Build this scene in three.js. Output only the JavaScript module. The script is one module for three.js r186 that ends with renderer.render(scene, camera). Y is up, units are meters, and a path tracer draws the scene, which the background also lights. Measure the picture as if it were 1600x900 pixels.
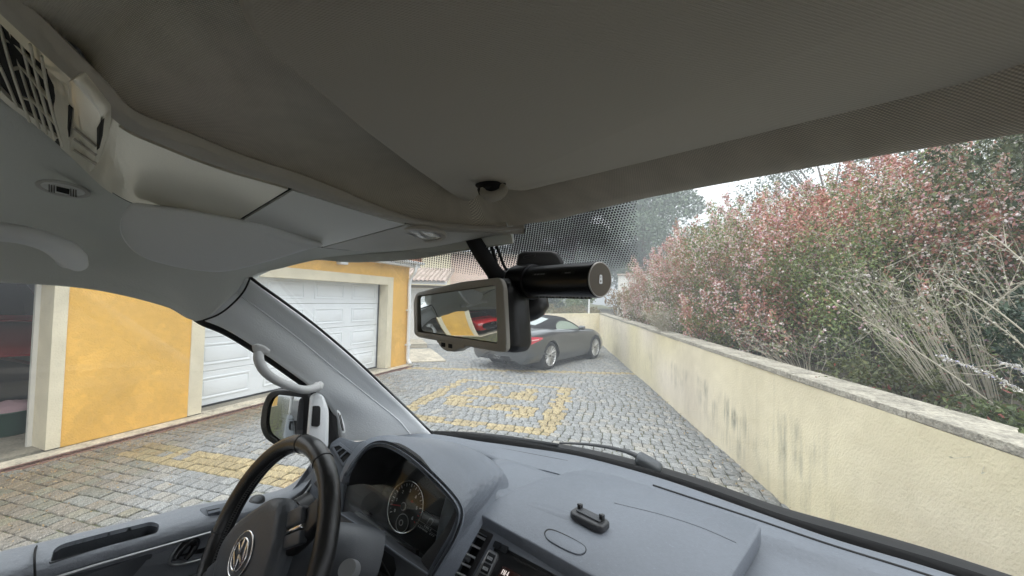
import * as THREE from 'three';
import { RoundedBoxGeometry } from 'three/addons/geometries/RoundedBoxGeometry.js';
import { mergeGeometries, mergeVertices, toCreasedNormals } from 'three/addons/utils/BufferGeometryUtils.js';
import { ImprovedNoise } from 'three/addons/math/ImprovedNoise.js';
import { Brush, Evaluator, SUBTRACTION } from 'three-bvh-csg';

// ---------------------------------------------------------------- camera, sky, sun, exposure
const scene = new THREE.Scene();
const F = 590, W0 = 1600, H0 = 900, EYE = 1.7;
const camera = new THREE.PerspectiveCamera(2 * Math.atan(450 / F) * 180 / Math.PI, 16 / 9, 0.02, 400);
{
  const a = Math.atan(17 / F), r = 1.5 * Math.PI / 180;
  const fw = new THREE.Vector3(0, Math.sin(a), -Math.cos(a)), up0 = new THREE.Vector3(0, Math.cos(a), Math.sin(a)), R0 = new THREE.Vector3(1, 0, 0);
  const R = R0.clone().multiplyScalar(Math.cos(r)).addScaledVector(up0, Math.sin(r));
  const U = up0.clone().multiplyScalar(Math.cos(r)).addScaledVector(R0, -Math.sin(r));
  camera.matrixAutoUpdate = true;
  camera.position.set(0, EYE, 0);
  camera.quaternion.setFromRotationMatrix(new THREE.Matrix4().makeBasis(R, U, fw.clone().negate()));
  camera.userData.R = 0;
}
camera.updateMatrixWorld(true);
scene.add(camera);
const renderer = new THREE.WebGLRenderer({ antialias: true });
renderer.setSize(1024, 576);
renderer.toneMapping = THREE.LinearToneMapping;
renderer.toneMappingExposure = 2.65;
renderer.shadowMap.enabled = true;

{ // overcast sky: the standard overcast distribution, brighter towards the zenith, the same all round
  const w = 64, h = 32, a = new Float32Array(w * h * 4);
  for (let j = 0; j < h; j++) for (let i = 0; i < w; i++) {
    const el = Math.max(0, ((j + 0.5) / h - 0.5) * Math.PI), k = 0.62 * (1 + 1.15 * Math.sin(el));
    a.set([k * 0.96, k * 0.99, k * 1.03, 1], (j * w + i) * 4);
  }
  const sky = new THREE.DataTexture(a, w, h, THREE.RGBAFormat, THREE.FloatType);
  sky.mapping = THREE.EquirectangularReflectionMapping; sky.magFilter = THREE.LinearFilter; sky.minFilter = THREE.LinearFilter; sky.needsUpdate = true;
  scene.background = sky; scene.environment = sky;
}
scene.fog = new THREE.FogExp2(new THREE.Color(0.93, 0.96, 1.0), 0.014);                 // damp hazy air
const sun = new THREE.DirectionalLight(new THREE.Color(1, 0.96, 0.9), 0.6);
sun.position.set(6, 20, 4); sun.target.position.set(0, 0, -5); sun.castShadow = true; sun.shadow.radius = 60;
Object.assign(sun.shadow.camera, { left: -20, right: 20, top: 25, bottom: -20, near: 0.5, far: 60 });
scene.add(sun, sun.target);

// ---------------------------------------------------------------- helpers
const V3 = (x, y, z) => new THREE.Vector3(x, y, z), V2 = (x, y) => new THREE.Vector2(x, y), rad = d => d * Math.PI / 180;
function rng(s) { return () => { s |= 0; s = s + 0x6D2B79F5 | 0; let t = Math.imul(s ^ s >>> 15, 1 | s); t = t + Math.imul(t ^ t >>> 7, 61 | t) ^ t; return ((t ^ t >>> 14) >>> 0) / 4294967296; }; }
const col = (r, g, b) => new THREE.Color().setRGB(r, g, b);
const QC = camera.quaternion, CP = camera.position.clone();
const rayDir = (u, v) => V3((u - 800) / F, -(v - 450) / F, -1).applyQuaternion(QC);        // one metre of camera depth along the ray
const atDepth = (u, v, d) => CP.clone().addScaledVector(rayDir(u, v), d);
function onPlaneW(u, v, o, n) { const r = rayDir(u, v), t = n.dot(o.clone().sub(CP)) / n.dot(r); return CP.clone().addScaledVector(r, t); }
const onGround = (u, v, y = 0) => onPlaneW(u, v, V3(0, y, 0), V3(0, 1, 0));
const pixelOf = p => { const q = p.clone().sub(CP).applyQuaternion(QC.clone().invert()); return [800 - F * q.x / q.z, 450 + F * q.y / q.z, -q.z]; };

const counts = {};
function numbered(n) { const k = counts[n] || 0; counts[n] = k + 1; return k ? `${n}_${String(k).padStart(3, '0')}` : n; }
function tag(o, label, category, group, kind) { if (label) o.userData.label = label; if (category) o.userData.category = category; if (group) o.userData.group = group; if (kind) o.userData.kind = kind; return o; }
function clean(g) {
  g = g.index ? g.toNonIndexed() : g;
  const r = new THREE.BufferGeometry();
  r.setAttribute('position', g.attributes.position);
  if (g.attributes.normal) r.setAttribute('normal', g.attributes.normal); else { r.computeVertexNormals(); }
  r.setAttribute('uv', g.attributes.uv || new THREE.BufferAttribute(new Float32Array(g.attributes.position.count * 2), 2));
  return r;
}
const join = l => { const a = (Array.isArray(l) ? l : [l]).flat(9).filter(Boolean).map(clean); return a.length === 1 ? a[0] : mergeGeometries(a); };
function mesh(name, geo, mat, parent, label) {
  const top = !parent || parent === scene;
  const m = new THREE.Mesh(geo.isBufferGeometry ? geo : join(geo), mat);
  m.name = top ? numbered(name) : name; m.castShadow = m.receiveShadow = true;
  (parent || scene).add(m);
  if (label) m.userData.label = label;
  return m;
}
function group(name, parent, pos, ry) {
  const g = new THREE.Group(); const top = !parent || parent === scene; g.name = top ? numbered(name) : name;
  if (pos) g.position.copy(pos); if (ry) g.rotation.y = ry;
  (parent || scene).add(g); return g;
}
const box = (w, h, d, x = 0, y = 0, z = 0) => new THREE.BoxGeometry(w, h, d).translate(x, y, z);
const rbox = (w, h, d, r, x = 0, y = 0, z = 0, s = 3) => new RoundedBoxGeometry(w, h, d, s, r).translate(x, y, z);
function tube(pts, r, seg = 40, rs = 8, closed = false, sx = 1) {
  const c = new THREE.CatmullRomCurve3(pts, closed, 'centripetal');
  const g = new THREE.TubeGeometry(c, seg, r, rs, closed);
  if (closed) return g;
  const caps = [0, 1].map(e => { const s = new THREE.SphereGeometry(r, rs, 5); const p = c.getPoint(e); return s.translate(p.x, p.y, p.z); });
  return join([g, ...caps]);
}
function taper(pts, radii, seg = 12, rs = 6, smooth = true) {               // a tube whose radius runs through radii
  const c = smooth ? new THREE.CatmullRomCurve3(pts, false, 'centripetal') : new THREE.CatmullRomCurve3(pts, false, 'catmullrom', 0);
  const g = new THREE.TubeGeometry(c, seg, 1, rs, false), p = g.attributes.position, at = V3(), q = V3();
  for (let i = 0; i <= seg; i++) {
    const t = i / seg, k = t * (radii.length - 1), a = Math.min(radii.length - 2, Math.floor(k)), r = radii[a] + (radii[a + 1] - radii[a]) * (k - a);
    c.getPointAt(t, at);
    for (let j = 0; j <= rs; j++) { const n = i * (rs + 1) + j; q.fromBufferAttribute(p, n).sub(at).multiplyScalar(r).add(at); p.setXYZ(n, q.x, q.y, q.z); }
  }
  return g;
}
function crv(a, b, c, d, t) { const t2 = t * t, t3 = t2 * t; return 0.5 * (2 * b + (c - a) * t + (2 * a - 5 * b + 4 * c - d) * t2 + (3 * b - a - 3 * c + d) * t3); }
function spline(pts, t) {                                                    // Catmull-Rom through any list of Vector3, t 0..1
  const n = pts.length - 1, k = Math.min(n - 1e-9, Math.max(0, t * n)), i = Math.floor(k), f = k - i;
  const b = pts[i], c = pts[i + 1], a = i > 0 ? pts[i - 1] : b.clone().multiplyScalar(2).sub(c), d = i + 2 <= n ? pts[i + 2] : c.clone().multiplyScalar(2).sub(b);
  return V3(crv(a.x, b.x, c.x, d.x, f), crv(a.y, b.y, c.y, d.y, f), crv(a.z, b.z, c.z, d.z, f));
}
// a curved sheet through a grid of control points with real thickness, its front facing `eye`
function sheet(rows, nu, nv, th, eye) {
  const P = [];
  for (let i = 0; i <= nv; i++) {
    const line = []; const cols = rows[0].length;
    const ctrl = []; for (let c = 0; c < cols; c++) ctrl.push(spline(rows.map(r => r[c]), i / nv));
    for (let j = 0; j <= nu; j++) line.push(spline(ctrl, j / nu));
    P.push(line);
  }
  const N = (i, j) => {
    const a = P[Math.min(nv, i + 1)][j].clone().sub(P[Math.max(0, i - 1)][j]), b = P[i][Math.min(nu, j + 1)].clone().sub(P[i][Math.max(0, j - 1)]);
    return b.cross(a).normalize();
  };
  let s = 0; for (let i = 0; i <= nv; i += Math.max(1, nv >> 2)) for (let j = 0; j <= nu; j += Math.max(1, nu >> 2)) { const n = N(i, j); s += Math.sign(n.dot(eye.clone().sub(P[i][j]))); }
  s = Math.sign(s) || 1;
  const pos = [], uv = [], idx = [], U = [], Vv = [];
  const mid = nv >> 1, mj = nu >> 1; let acc = 0;
  for (let j = 0; j <= nu; j++) { if (j) acc += P[mid][j].distanceTo(P[mid][j - 1]); U[j] = acc; }
  acc = 0; for (let i = 0; i <= nv; i++) { if (i) acc += P[i][mj].distanceTo(P[i - 1][mj]); Vv[i] = acc; }
  const w = nu + 1;
  for (const back of [0, 1]) for (let i = 0; i <= nv; i++) for (let j = 0; j <= nu; j++) {
    const p = P[i][j].clone(); if (back) p.addScaledVector(N(i, j), -s * th);
    pos.push(p.x, p.y, p.z); uv.push(U[j], Vv[i]);
  }
  const o = w * (nv + 1), quad = (a, b, c, d) => (s > 0 ? idx.push(a, b, c, a, c, d) : idx.push(a, c, b, a, d, c));
  for (let i = 0; i < nv; i++) for (let j = 0; j < nu; j++) {
    const a = i * w + j, b = a + 1, c = a + w + 1, d = a + w;
    quad(a, b, c, d); if (th) quad(o + a, o + d, o + c, o + b);
  }
  if (th) {
    const edge = (a, b) => quad(b, a, o + a, o + b);
    for (let j = 0; j < nu; j++) { edge(j, j + 1); edge(nv * w + j + 1, nv * w + j); }
    for (let i = 0; i < nv; i++) { edge((i + 1) * w, i * w); edge(i * w + nu, (i + 1) * w + nu); }
  }
  const g = new THREE.BufferGeometry();
  g.setAttribute('position', new THREE.Float32BufferAttribute(pos, 3)); g.setAttribute('uv', new THREE.Float32BufferAttribute(uv, 2)); g.setIndex(idx);
  const r = toCreasedNormals(g, 0.7);
  return r;
}
// flat things: a plane with its own axes, and plates cut out of it
class Plane {
  constructor(o, n, up = V3(0, 1, 0)) { this.o = o.clone(); this.n = n.clone().normalize(); this.ex = up.clone().cross(this.n).normalize(); this.ey = this.n.clone().cross(this.ex); this.m = new THREE.Matrix4().makeBasis(this.ex, this.ey, this.n).setPosition(this.o); }
  flat(p) { const q = p.clone().sub(this.o); return V2(q.dot(this.ex), q.dot(this.ey)); }
  at(x, y, z = 0) { return V3(x, y, z).applyMatrix4(this.m); }
  place(g) { return g.applyMatrix4(this.m); }
  off(d) { return new Plane(this.o.clone().addScaledVector(this.n, d), this.n, this.ey); }
}
function shapeOf(pts, smooth) {
  if (smooth) { const c = new THREE.CatmullRomCurve3(pts.map(p => V3(p.x, p.y, 0)), true, 'centripetal'); pts = c.getPoints(pts.length * 8).slice(0, -1).map(p => V2(p.x, p.y)); }
  return new THREE.Shape(pts);
}
function roundPoly(pts, r, n = 4) {                                          // corners of a polygon rounded by r
  const out = [], L = pts.length;
  for (let i = 0; i < L; i++) {
    const a = pts[(i + L - 1) % L], b = pts[i], c = pts[(i + 1) % L], k = Math.min(r, a.distanceTo(b) * 0.45, c.distanceTo(b) * 0.45);
    const p = b.clone().add(a.clone().sub(b).setLength(k)), q = b.clone().add(c.clone().sub(b).setLength(k));
    for (let j = 0; j <= n; j++) { const t = j / n; out.push(p.clone().multiplyScalar((1 - t) * (1 - t)).addScaledVector(b, 2 * t * (1 - t)).addScaledVector(q, t * t)); }
  }
  return out;
}
function slab(shape, th, bevel = 0.002, seg = 2, cs = 12) {                 // front face at z = 0, body behind
  const g = new THREE.ExtrudeGeometry(shape, { depth: th - 2 * bevel, bevelEnabled: bevel > 0, bevelSize: bevel, bevelThickness: bevel, bevelOffset: -bevel, bevelSegments: seg, curveSegments: cs });
  return toCreasedNormals(g.translate(0, 0, -th + bevel), 0.6);
}
function slabAt(pl, pts, th, o = {}) {
  let p = pts; if (o.round) p = roundPoly(p, o.round);
  const s = shapeOf(p, o.smooth);
  for (const h of o.holes || []) s.holes.push(new THREE.Path(o.hround ? roundPoly(h, o.hround) : h));
  return pl.place(slab(s, th, o.bevel ?? 0.002, o.seg ?? 2));
}
const ellipse = (x, y, a, b, n = 36, t = 0) => Array.from({ length: n }, (_, i) => { const k = i / n * 2 * Math.PI, p = a * Math.cos(k), q = b * Math.sin(k); return V2(x + p * Math.cos(t) - q * Math.sin(t), y + p * Math.sin(t) + q * Math.cos(t)); });
const rect = (x0, y0, x1, y1) => [V2(x0, y0), V2(x1, y0), V2(x1, y1), V2(x0, y1)];
function orient(g, from, to, upHint = V3(0, 1, 0)) {                         // a geometry built along +y from 0..1 onto a segment
  const d = to.clone().sub(from), L = d.length(); const q = new THREE.Quaternion().setFromUnitVectors(V3(0, 1, 0), d.clone().normalize());
  return g.applyMatrix4(new THREE.Matrix4().compose(from, q, V3(1, L, 1)));
}
const rod = (a, b, r0, r1 = r0, n = 8) => orient(new THREE.CylinderGeometry(r1, r0, 1, n).translate(0, 0.5, 0), a, b);
function csg(a, ...bs) {
  const ev = new Evaluator(); ev.attributes = ['position', 'normal', 'uv']; ev.useGroups = false;
  let A = new Brush(clean(a)); A.updateMatrixWorld();
  for (const b of bs) { const B = new Brush(clean(b)); B.updateMatrixWorld(); A = ev.evaluate(A, B, SUBTRACTION); }
  return A.geometry;
}

// ---------------------------------------------------------------- textures (what surfaces are made of)
const inoise = new ImprovedNoise();
function vnoise(seed) {                                                      // tileable value noise
  const r = rng(seed), T = Float32Array.from({ length: 4096 }, r);
  return (x, y, per) => {
    const xi = Math.floor(x), yi = Math.floor(y), fx = x - xi, fy = y - yi, s = t => t * t * (3 - 2 * t), m = (a) => ((a % per) + per) % per;
    const h = (a, b) => T[(m(a) * 131 + m(b) * 71 + ((m(a) * m(b)) % 61) * 17) & 4095];
    const a = h(xi, yi), b = h(xi + 1, yi), c = h(xi, yi + 1), d = h(xi + 1, yi + 1), u = s(fx), v = s(fy);
    return a + (b - a) * u + (c - a) * v + (a - b - c + d) * u * v;
  };
}
function tex(size, metres, fn, srgb = true, data = null) {                   // fn(x, y in 0..1) gives [r, g, b] 0..1
  const a = new Uint8Array(size * size * 4);
  for (let j = 0; j < size; j++) for (let i = 0; i < size; i++) { const c = fn(i / size, j / size); const k = (j * size + i) * 4; for (let q = 0; q < 3; q++) a[k + q] = Math.max(0, Math.min(255, 255 * (c.length ? c[q] : c))); a[k + 3] = 255; }
  const t = new THREE.DataTexture(a, size, size, THREE.RGBAFormat); t.wrapS = t.wrapT = THREE.RepeatWrapping; t.magFilter = THREE.LinearFilter; t.minFilter = THREE.LinearMipmapLinearFilter; t.generateMipmaps = true;
  if (srgb) t.colorSpace = THREE.SRGBColorSpace; t.repeat.set(1 / metres, 1 / metres); t.needsUpdate = true; return t;
}
const vn = vnoise(7);
const fbm = (x, y, p, o = 4) => { let s = 0, a = 0.5, k = p; for (let i = 0; i < o; i++) { s += a * vn(x * k + i * 7.3 * 0, y * k, k); a *= 0.5; k *= 2; } return s / (1 - Math.pow(0.5, o)); };
function canvasTex(w, h, draw) { const c = document.createElement('canvas'); c.width = w; c.height = h; draw(c.getContext('2d'), w, h); const t = new THREE.CanvasTexture(c); t.colorSpace = THREE.SRGBColorSpace; return t; }
const STD = o => new THREE.MeshStandardMaterial(o), PHY = o => new THREE.MeshPhysicalMaterial(o);

const weave = tex(256, 0.06, (x, y) => { const k = 20; const a = Math.sin((x + y) * k * 2 * Math.PI), b = Math.sin((x * 0 + y) * k * 2 * Math.PI * 2); return 0.5 + 0.22 * a + 0.15 * b + 0.2 * (fbm(x, y, 32, 2) - 0.5); }, false);
const weaveColour = tex(512, 0.15, (x, y) => { const k = 0.88 + 0.10 * (fbm(x, y, 6, 5) - 0.5) + 0.11 * Math.sin((x + y) * 50 * 2 * Math.PI) + 0.05 * Math.sin((x - y) * 50 * 2 * Math.PI); return [k, k, k * 0.995]; });
const grain = tex(256, 0.05, (x, y) => { let v = fbm(x, y, 24, 3); return Math.pow(v, 1.5); }, false);
const smudge = tex(256, 0.5, (x, y) => { const v = 0.42 + 0.25 * (fbm(x, y, 6, 5) - 0.5) + 0.1 * (fbm(x, y, 64, 2) - 0.5); return v; }, false);
const dustCol = tex(512, 0.6, (x, y) => { const v = 0.94 + 0.06 * (fbm(x, y, 5, 5) - 0.5) + 0.05 * (fbm(x, y, 128, 2) - 0.5) + (fbm(x, y, 150, 2) > 0.83 ? 0.14 : 0); return [v, v, v]; });
const stuccoBump = tex(512, 0.3, (x, y) => fbm(x, y, 32, 4), false);
const M = {
  lining: STD({ color: col(0.74, 0.675, 0.575), roughness: 1, map: weaveColour, bumpMap: weave, bumpScale: 0.0009 }),
  sideLining: STD({ color: col(0.66, 0.67, 0.64), roughness: 0.95, bumpMap: grain, bumpScale: 0.0003 }),
  visor: STD({ color: col(0.49, 0.455, 0.39), roughness: 0.9, bumpMap: weave, bumpScale: 0.0005 }),
  trim: STD({ color: col(0.78, 0.80, 0.82), roughness: 0.62, bumpMap: grain, bumpScale: 0.0003 }),
  trimGrey: STD({ color: col(0.55, 0.55, 0.55), roughness: 0.5, bumpMap: grain, bumpScale: 0.0002 }),
  lip: STD({ color: col(0.50, 0.47, 0.42), roughness: 0.55 }),
  satin: STD({ color: col(0.82, 0.78, 0.67), roughness: 0.3, metalness: 0.35, roughnessMap: null, bumpMap: grain, bumpScale: 0.00015 }),
  dash: STD({ color: col(0.15, 0.168, 0.198), roughness: 0.5, map: dustCol, bumpMap: grain, bumpScale: 0.00028 }),
  doorGrey: STD({ color: col(0.29, 0.31, 0.345), roughness: 0.5, map: dustCol, bumpMap: grain, bumpScale: 0.0005 }),
  dashDark: STD({ color: col(0.055, 0.06, 0.068), roughness: 0.45, bumpMap: grain, bumpScale: 0.00025 }),
  black: STD({ color: col(0.012, 0.012, 0.013), roughness: 0.4 }),
  blackMatt: STD({ color: col(0.012, 0.012, 0.013), roughness: 0.85 }),
  blackGloss: STD({ color: col(0.008, 0.008, 0.009), roughness: 0.12 }),
  leather: STD({ color: col(0.015, 0.015, 0.015), roughness: 0.2, bumpMap: grain, bumpScale: 0.00012 }),
  chrome: STD({ color: col(0.75, 0.75, 0.75), roughness: 0.18, metalness: 1 }),
  silver: STD({ color: col(0.5, 0.51, 0.52), roughness: 0.35, metalness: 0.8 }),
  mirror: STD({ color: col(0.72, 0.74, 0.72), roughness: 0.015, metalness: 1 }),
  glass: PHY({ color: col(0.93, 0.96, 0.95), roughness: 0, transmission: 1, thickness: 0, ior: 1.5 }),
  lens: PHY({ color: col(0.9, 0.9, 0.9), roughness: 0.08, transmission: 0.85, thickness: 0, ior: 1.5 }),
  white: STD({ color: col(0.75, 0.76, 0.77), roughness: 0.35 }),
  whitePaint: PHY({ color: col(0.76, 0.78, 0.8), roughness: 0.3, clearcoat: 1, clearcoatRoughness: 0.05 }),
  print: STD({ color: col(0.85, 0.85, 0.85), roughness: 0.6 }),
  red: STD({ color: col(0.6, 0.02, 0.02), roughness: 0.5 }),
};
// ================================================================ THE PLACE OUTSIDE
// x to the right, z towards the viewer; d = -z is the distance ahead
const ground = mesh('ground', new THREE.PlaneGeometry(500, 500).rotateX(-Math.PI / 2).translate(0, -0.06, 0), STD({ color: col(0.09, 0.085, 0.06), roughness: 1 }));
ground.userData.kind = 'structure';

// ---- the low wall on the right and the back wall
const wallLine = d => 2.57 + 0.1034 * (d - 3.23);
const A0 = 15 * Math.PI / 180, fa = V2(Math.sin(A0), Math.cos(A0)), fb = V2(-Math.cos(A0), Math.sin(A0)), FO = V2(0.563, 4.82);   // axes of the paving, as (x, d)
const garA = V2(-4.69, 4.0), garD = V2(0.361, 0.9325);                       // foot of the garage front and its direction, as (x, d)

// ---- cobbled driveway
const driveway = group('driveway'); driveway.userData.kind = 'structure'; tag(driveway, 'grey granite sett driveway with yellow sett pattern between garage and low wall');
{
  const R = rng(11);
  const mapJ = tex(256, 0.7, (x, y) => { const v = fbm(x, y, 24, 4); const m = fbm(x, y, 6, 3) > 0.55 ? 1 : 0; return m ? [0.26 + 0.12 * v, 0.27 + 0.12 * v, 0.16 + 0.1 * v] : [0.16 + 0.16 * v, 0.15 + 0.15 * v, 0.13 + 0.14 * v]; });
  const bed = new THREE.PlaneGeometry(24, 30, 1, 1).rotateX(-Math.PI / 2).translate(-1, -0.012, -6);
  for (let i = 0; i < 4; i++) bed.attributes.uv.setXY(i, bed.attributes.position.getX(i), bed.attributes.position.getZ(i));
  mesh('joint_bed', bed, STD({ map: mapJ, roughness: 1 }), driveway);
  function sett(seed) {                                                      // one stone, about 0.11 square, top at y = 0
    const q = rng(seed), pos = [], idx = [], c = [[-1, -1], [1, -1], [1, 1], [-1, 1]];
    const ring = [];
    for (let k = 0; k < 4; k++) { const [x, z] = c[k], [x2, z2] = c[(k + 1) % 4]; ring.push([x * (0.44 + q() * 0.05), z * (0.44 + q() * 0.05)]); ring.push([(x + x2) / 2 * (0.47 + q() * 0.03) + (q() - 0.5) * 0.05, (z + z2) / 2 * (0.47 + q() * 0.03) + (q() - 0.5) * 0.05]); }
    for (const p of ring) pos.push(p[0], -0.2, p[1]);
    for (const p of ring) pos.push(p[0], -0.05, p[1]);
    for (const p of ring) pos.push(p[0] * 0.86, 0.01 + (q() - 0.5) * 0.03, p[1] * 0.86);
    pos.push((q() - 0.5) * 0.2, 0.03, (q() - 0.5) * 0.2);
    for (let k = 0; k < 8; k++) { const n = (k + 1) % 8; for (const o of [0, 8]) idx.push(o + k, o + 8 + k, o + n, o + n, o + 8 + k, o + 8 + n); idx.push(16 + k, 24, 16 + n); }
    const g = new THREE.BufferGeometry(); g.setAttribute('position', new THREE.Float32BufferAttribute(pos, 3)); g.setIndex(idx);
    const uv = []; for (let i = 0; i < pos.length; i += 3) uv.push(pos[i] * 0.11, pos[i + 2] * 0.11); g.setAttribute('uv', new THREE.Float32BufferAttribute(uv, 2));
    return toCreasedNormals(g, 0.9);
  }
  const forms = Array.from({ length: 8 }, (_, i) => sett(100 + i));
  const spk = tex(256, 0.16, (x, y) => { const v = 0.62 + 0.7 * (fbm(x, y, 48, 3) - 0.5) + 0.25 * (fbm(x, y, 6, 3) - 0.5); return [v, v, v]; });
  const sbump = tex(256, 0.16, (x, y) => fbm(x, y, 24, 4), false);
  const stone = c => STD({ color: c, map: spk, bumpMap: sbump, bumpScale: 0.006, roughness: 0.6 });
  const inRect = (p, q, p0, p1, q0, q1) => p > p0 && p < p1 && q > q0 && q < q1;
  function yellow(p, q, x, d) {
    const L = 2.62, Wd = 2.35, b = 0.24;
    if (p > -0.02 && p < L && q > -0.02 && q < Wd) {
      if (q < b || p < b * 0.98 || q > Wd - b * 0.8 || p > L - 0.13) return true;
      if (inRect(p, q, 1.52, 1.98, 0.5, 1.9) && !inRect(p, q, 1.7, 2, 1.05, 1.4)) return true;
      if (inRect(p, q, 1.9, 2.3, 0.62, 0.9) || inRect(p, q, 1.9, 2.25, 1.4, 1.66)) return true;
      if (inRect(p, q, 0.74, 1.1, 0.42, 1.95) && !inRect(p, q, 0.94, 1.2, 1.15, 1.5)) return true;
      if (inRect(p, q, 0.5, 0.8, 0.42, 0.78) || inRect(p, q, 1.05, 1.3, 1.5, 1.95)) return true;
      return false;
    }
    if (Math.abs(d - 9.02) < 0.12 && x > -2.4) return true;
    if (p > -2.05 && p < -1.70 && x > -4.0 && x < -0.6) return true;
    return false;
  }
  const all = [];
  for (let i = -60; i < 125; i++) {
    const rowH = 0.118, off = R() * 0.12;
    for (let q = -8 + off; q < 8;) {
      const w = 0.098 + R() * 0.045, p = i * rowH, qq = q + w / 2; q += w;
      const x = FO.x + fa.x * p + fb.x * qq, d = FO.y + fa.y * p + fb.y * qq;
      const gx = garA.x + garD.x / garD.y * (d - garA.y);
      if (d < 0.9 || d > 17.2 || x > wallLine(d) - 0.06 || (d < 9.4 && x < gx + 0.32) || x < -6.5 || (d < 9.4 && x < gx + 0.3)) { R(); continue; }
      const y = yellow(p, qq, x, d) && R() > 0.03, n = inoise.noise(x * 0.55, d * 0.55, 3) + 0.5 * inoise.noise(x * 1.7, d * 1.7, 9);
      const t = 0.86 + R() * 0.30, s = R();
      // wear and soil: brown, mossy patches by the drain on the left and along the wall foot
      const toGar = (x - gx) * 0.93, toWall = wallLine(d) - x;
      let soil = 0;
      if (toGar < 2.2 && d < 7) soil = Math.max(0, Math.min(1, 1.12 - Math.abs(toGar - 0.55) * 0.85 + n * 0.9));
      if (d > 9.4) soil = Math.max(soil, 0.1 * R());
      let c = y ? [0.60 * t, 0.48 * t, 0.27 * t] : s < 0.2 ? [0.46 * t, 0.44 * t, 0.40 * t] : [0.395 * t, 0.402 * t, 0.40 * t];
      const so = R() < 0.3 ? [0.25, 0.225, 0.13] : [0.29, 0.215, 0.12], sb = 0.75 + 0.5 * R(); c = c.map((v, k) => v * (1 - 0.8 * soil) + so[k] * sb * 0.8 * soil);
      all.push({ x, d, w, h: rowH, c, y, ry: -A0 + (R() - 0.5) * 0.09, f: Math.floor(R() * 8), lift: (R() - 0.5) * 0.008, tilt: [(R() - 0.5) * 0.08, (R() - 0.5) * 0.08] });
    }
  }
  const inPoly = (p, u, v) => { let c = false; for (let i = 0, j = p.length - 1; i < p.length; j = i++) if ((p[i][1] > v) !== (p[j][1] > v) && u < (p[j][0] - p[i][0]) * (v - p[i][1]) / (p[j][1] - p[i][1]) + p[i][0]) c = !c; return c; };
  const seen = [[[0, 450], [300, 500], [400, 560], [420, 680], [470, 720], [470, 770], [240, 815], [0, 862]], [[570, 575], [750, 560], [1000, 560], [1290, 810], [1000, 735], [900, 700], [670, 665]]];
  for (const c of all) { const [u, v, dd] = pixelOf(V3(c.x, 0, -c.d)); c.size = seen.some(p => inPoly(p, u, v)) && dd > 0 ? 1 / (dd * dd * Math.sqrt(dd)) : 0; }
  all.sort((a, b) => b.size - a.size);
  const mats = new Map();
  const q4 = new THREE.Quaternion(), e = new THREE.Euler();
  const put = c => { e.set(c.tilt[0], c.ry, c.tilt[1]); return new THREE.Matrix4().compose(V3(c.x, c.lift, -c.d), q4.setFromEuler(e), V3(c.w * 0.965, 0.09, c.h * 0.965)); };
  const near = all.slice(0, 300), rest = all.slice(300);
  for (const c of near) {
    const lum = c.c[0] + c.c[1] + c.c[2], kk = [Math.round(c.c[0] / lum * 60), Math.round(c.c[2] / lum * 60), Math.round(lum * 9)], key = kk.join();
    if (!mats.has(key)) mats.set(key, stone(col(...c.c.map(v => v * 1.6))));
    const m = new THREE.Mesh(forms[c.f], mats.get(key)); m.name = 'cobble'; m.applyMatrix4(put(c)); m.castShadow = m.receiveShadow = true; driveway.add(m);
  }
  const wm = stone(col(1, 1, 1));
  for (let f = 0; f < 8; f++) {
    const l = rest.filter(c => c.f === f); const im = new THREE.InstancedMesh(forms[f], wm, l.length);
    l.forEach((c, i) => { im.setMatrixAt(i, put(c)); im.setColorAt(i, col(...c.c.map(v => v * 1.6))); });
    im.name = 'cobble_field'; im.userData.kind = 'stuff'; im.castShadow = im.receiveShadow = true; driveway.add(im);
  }
}

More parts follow.
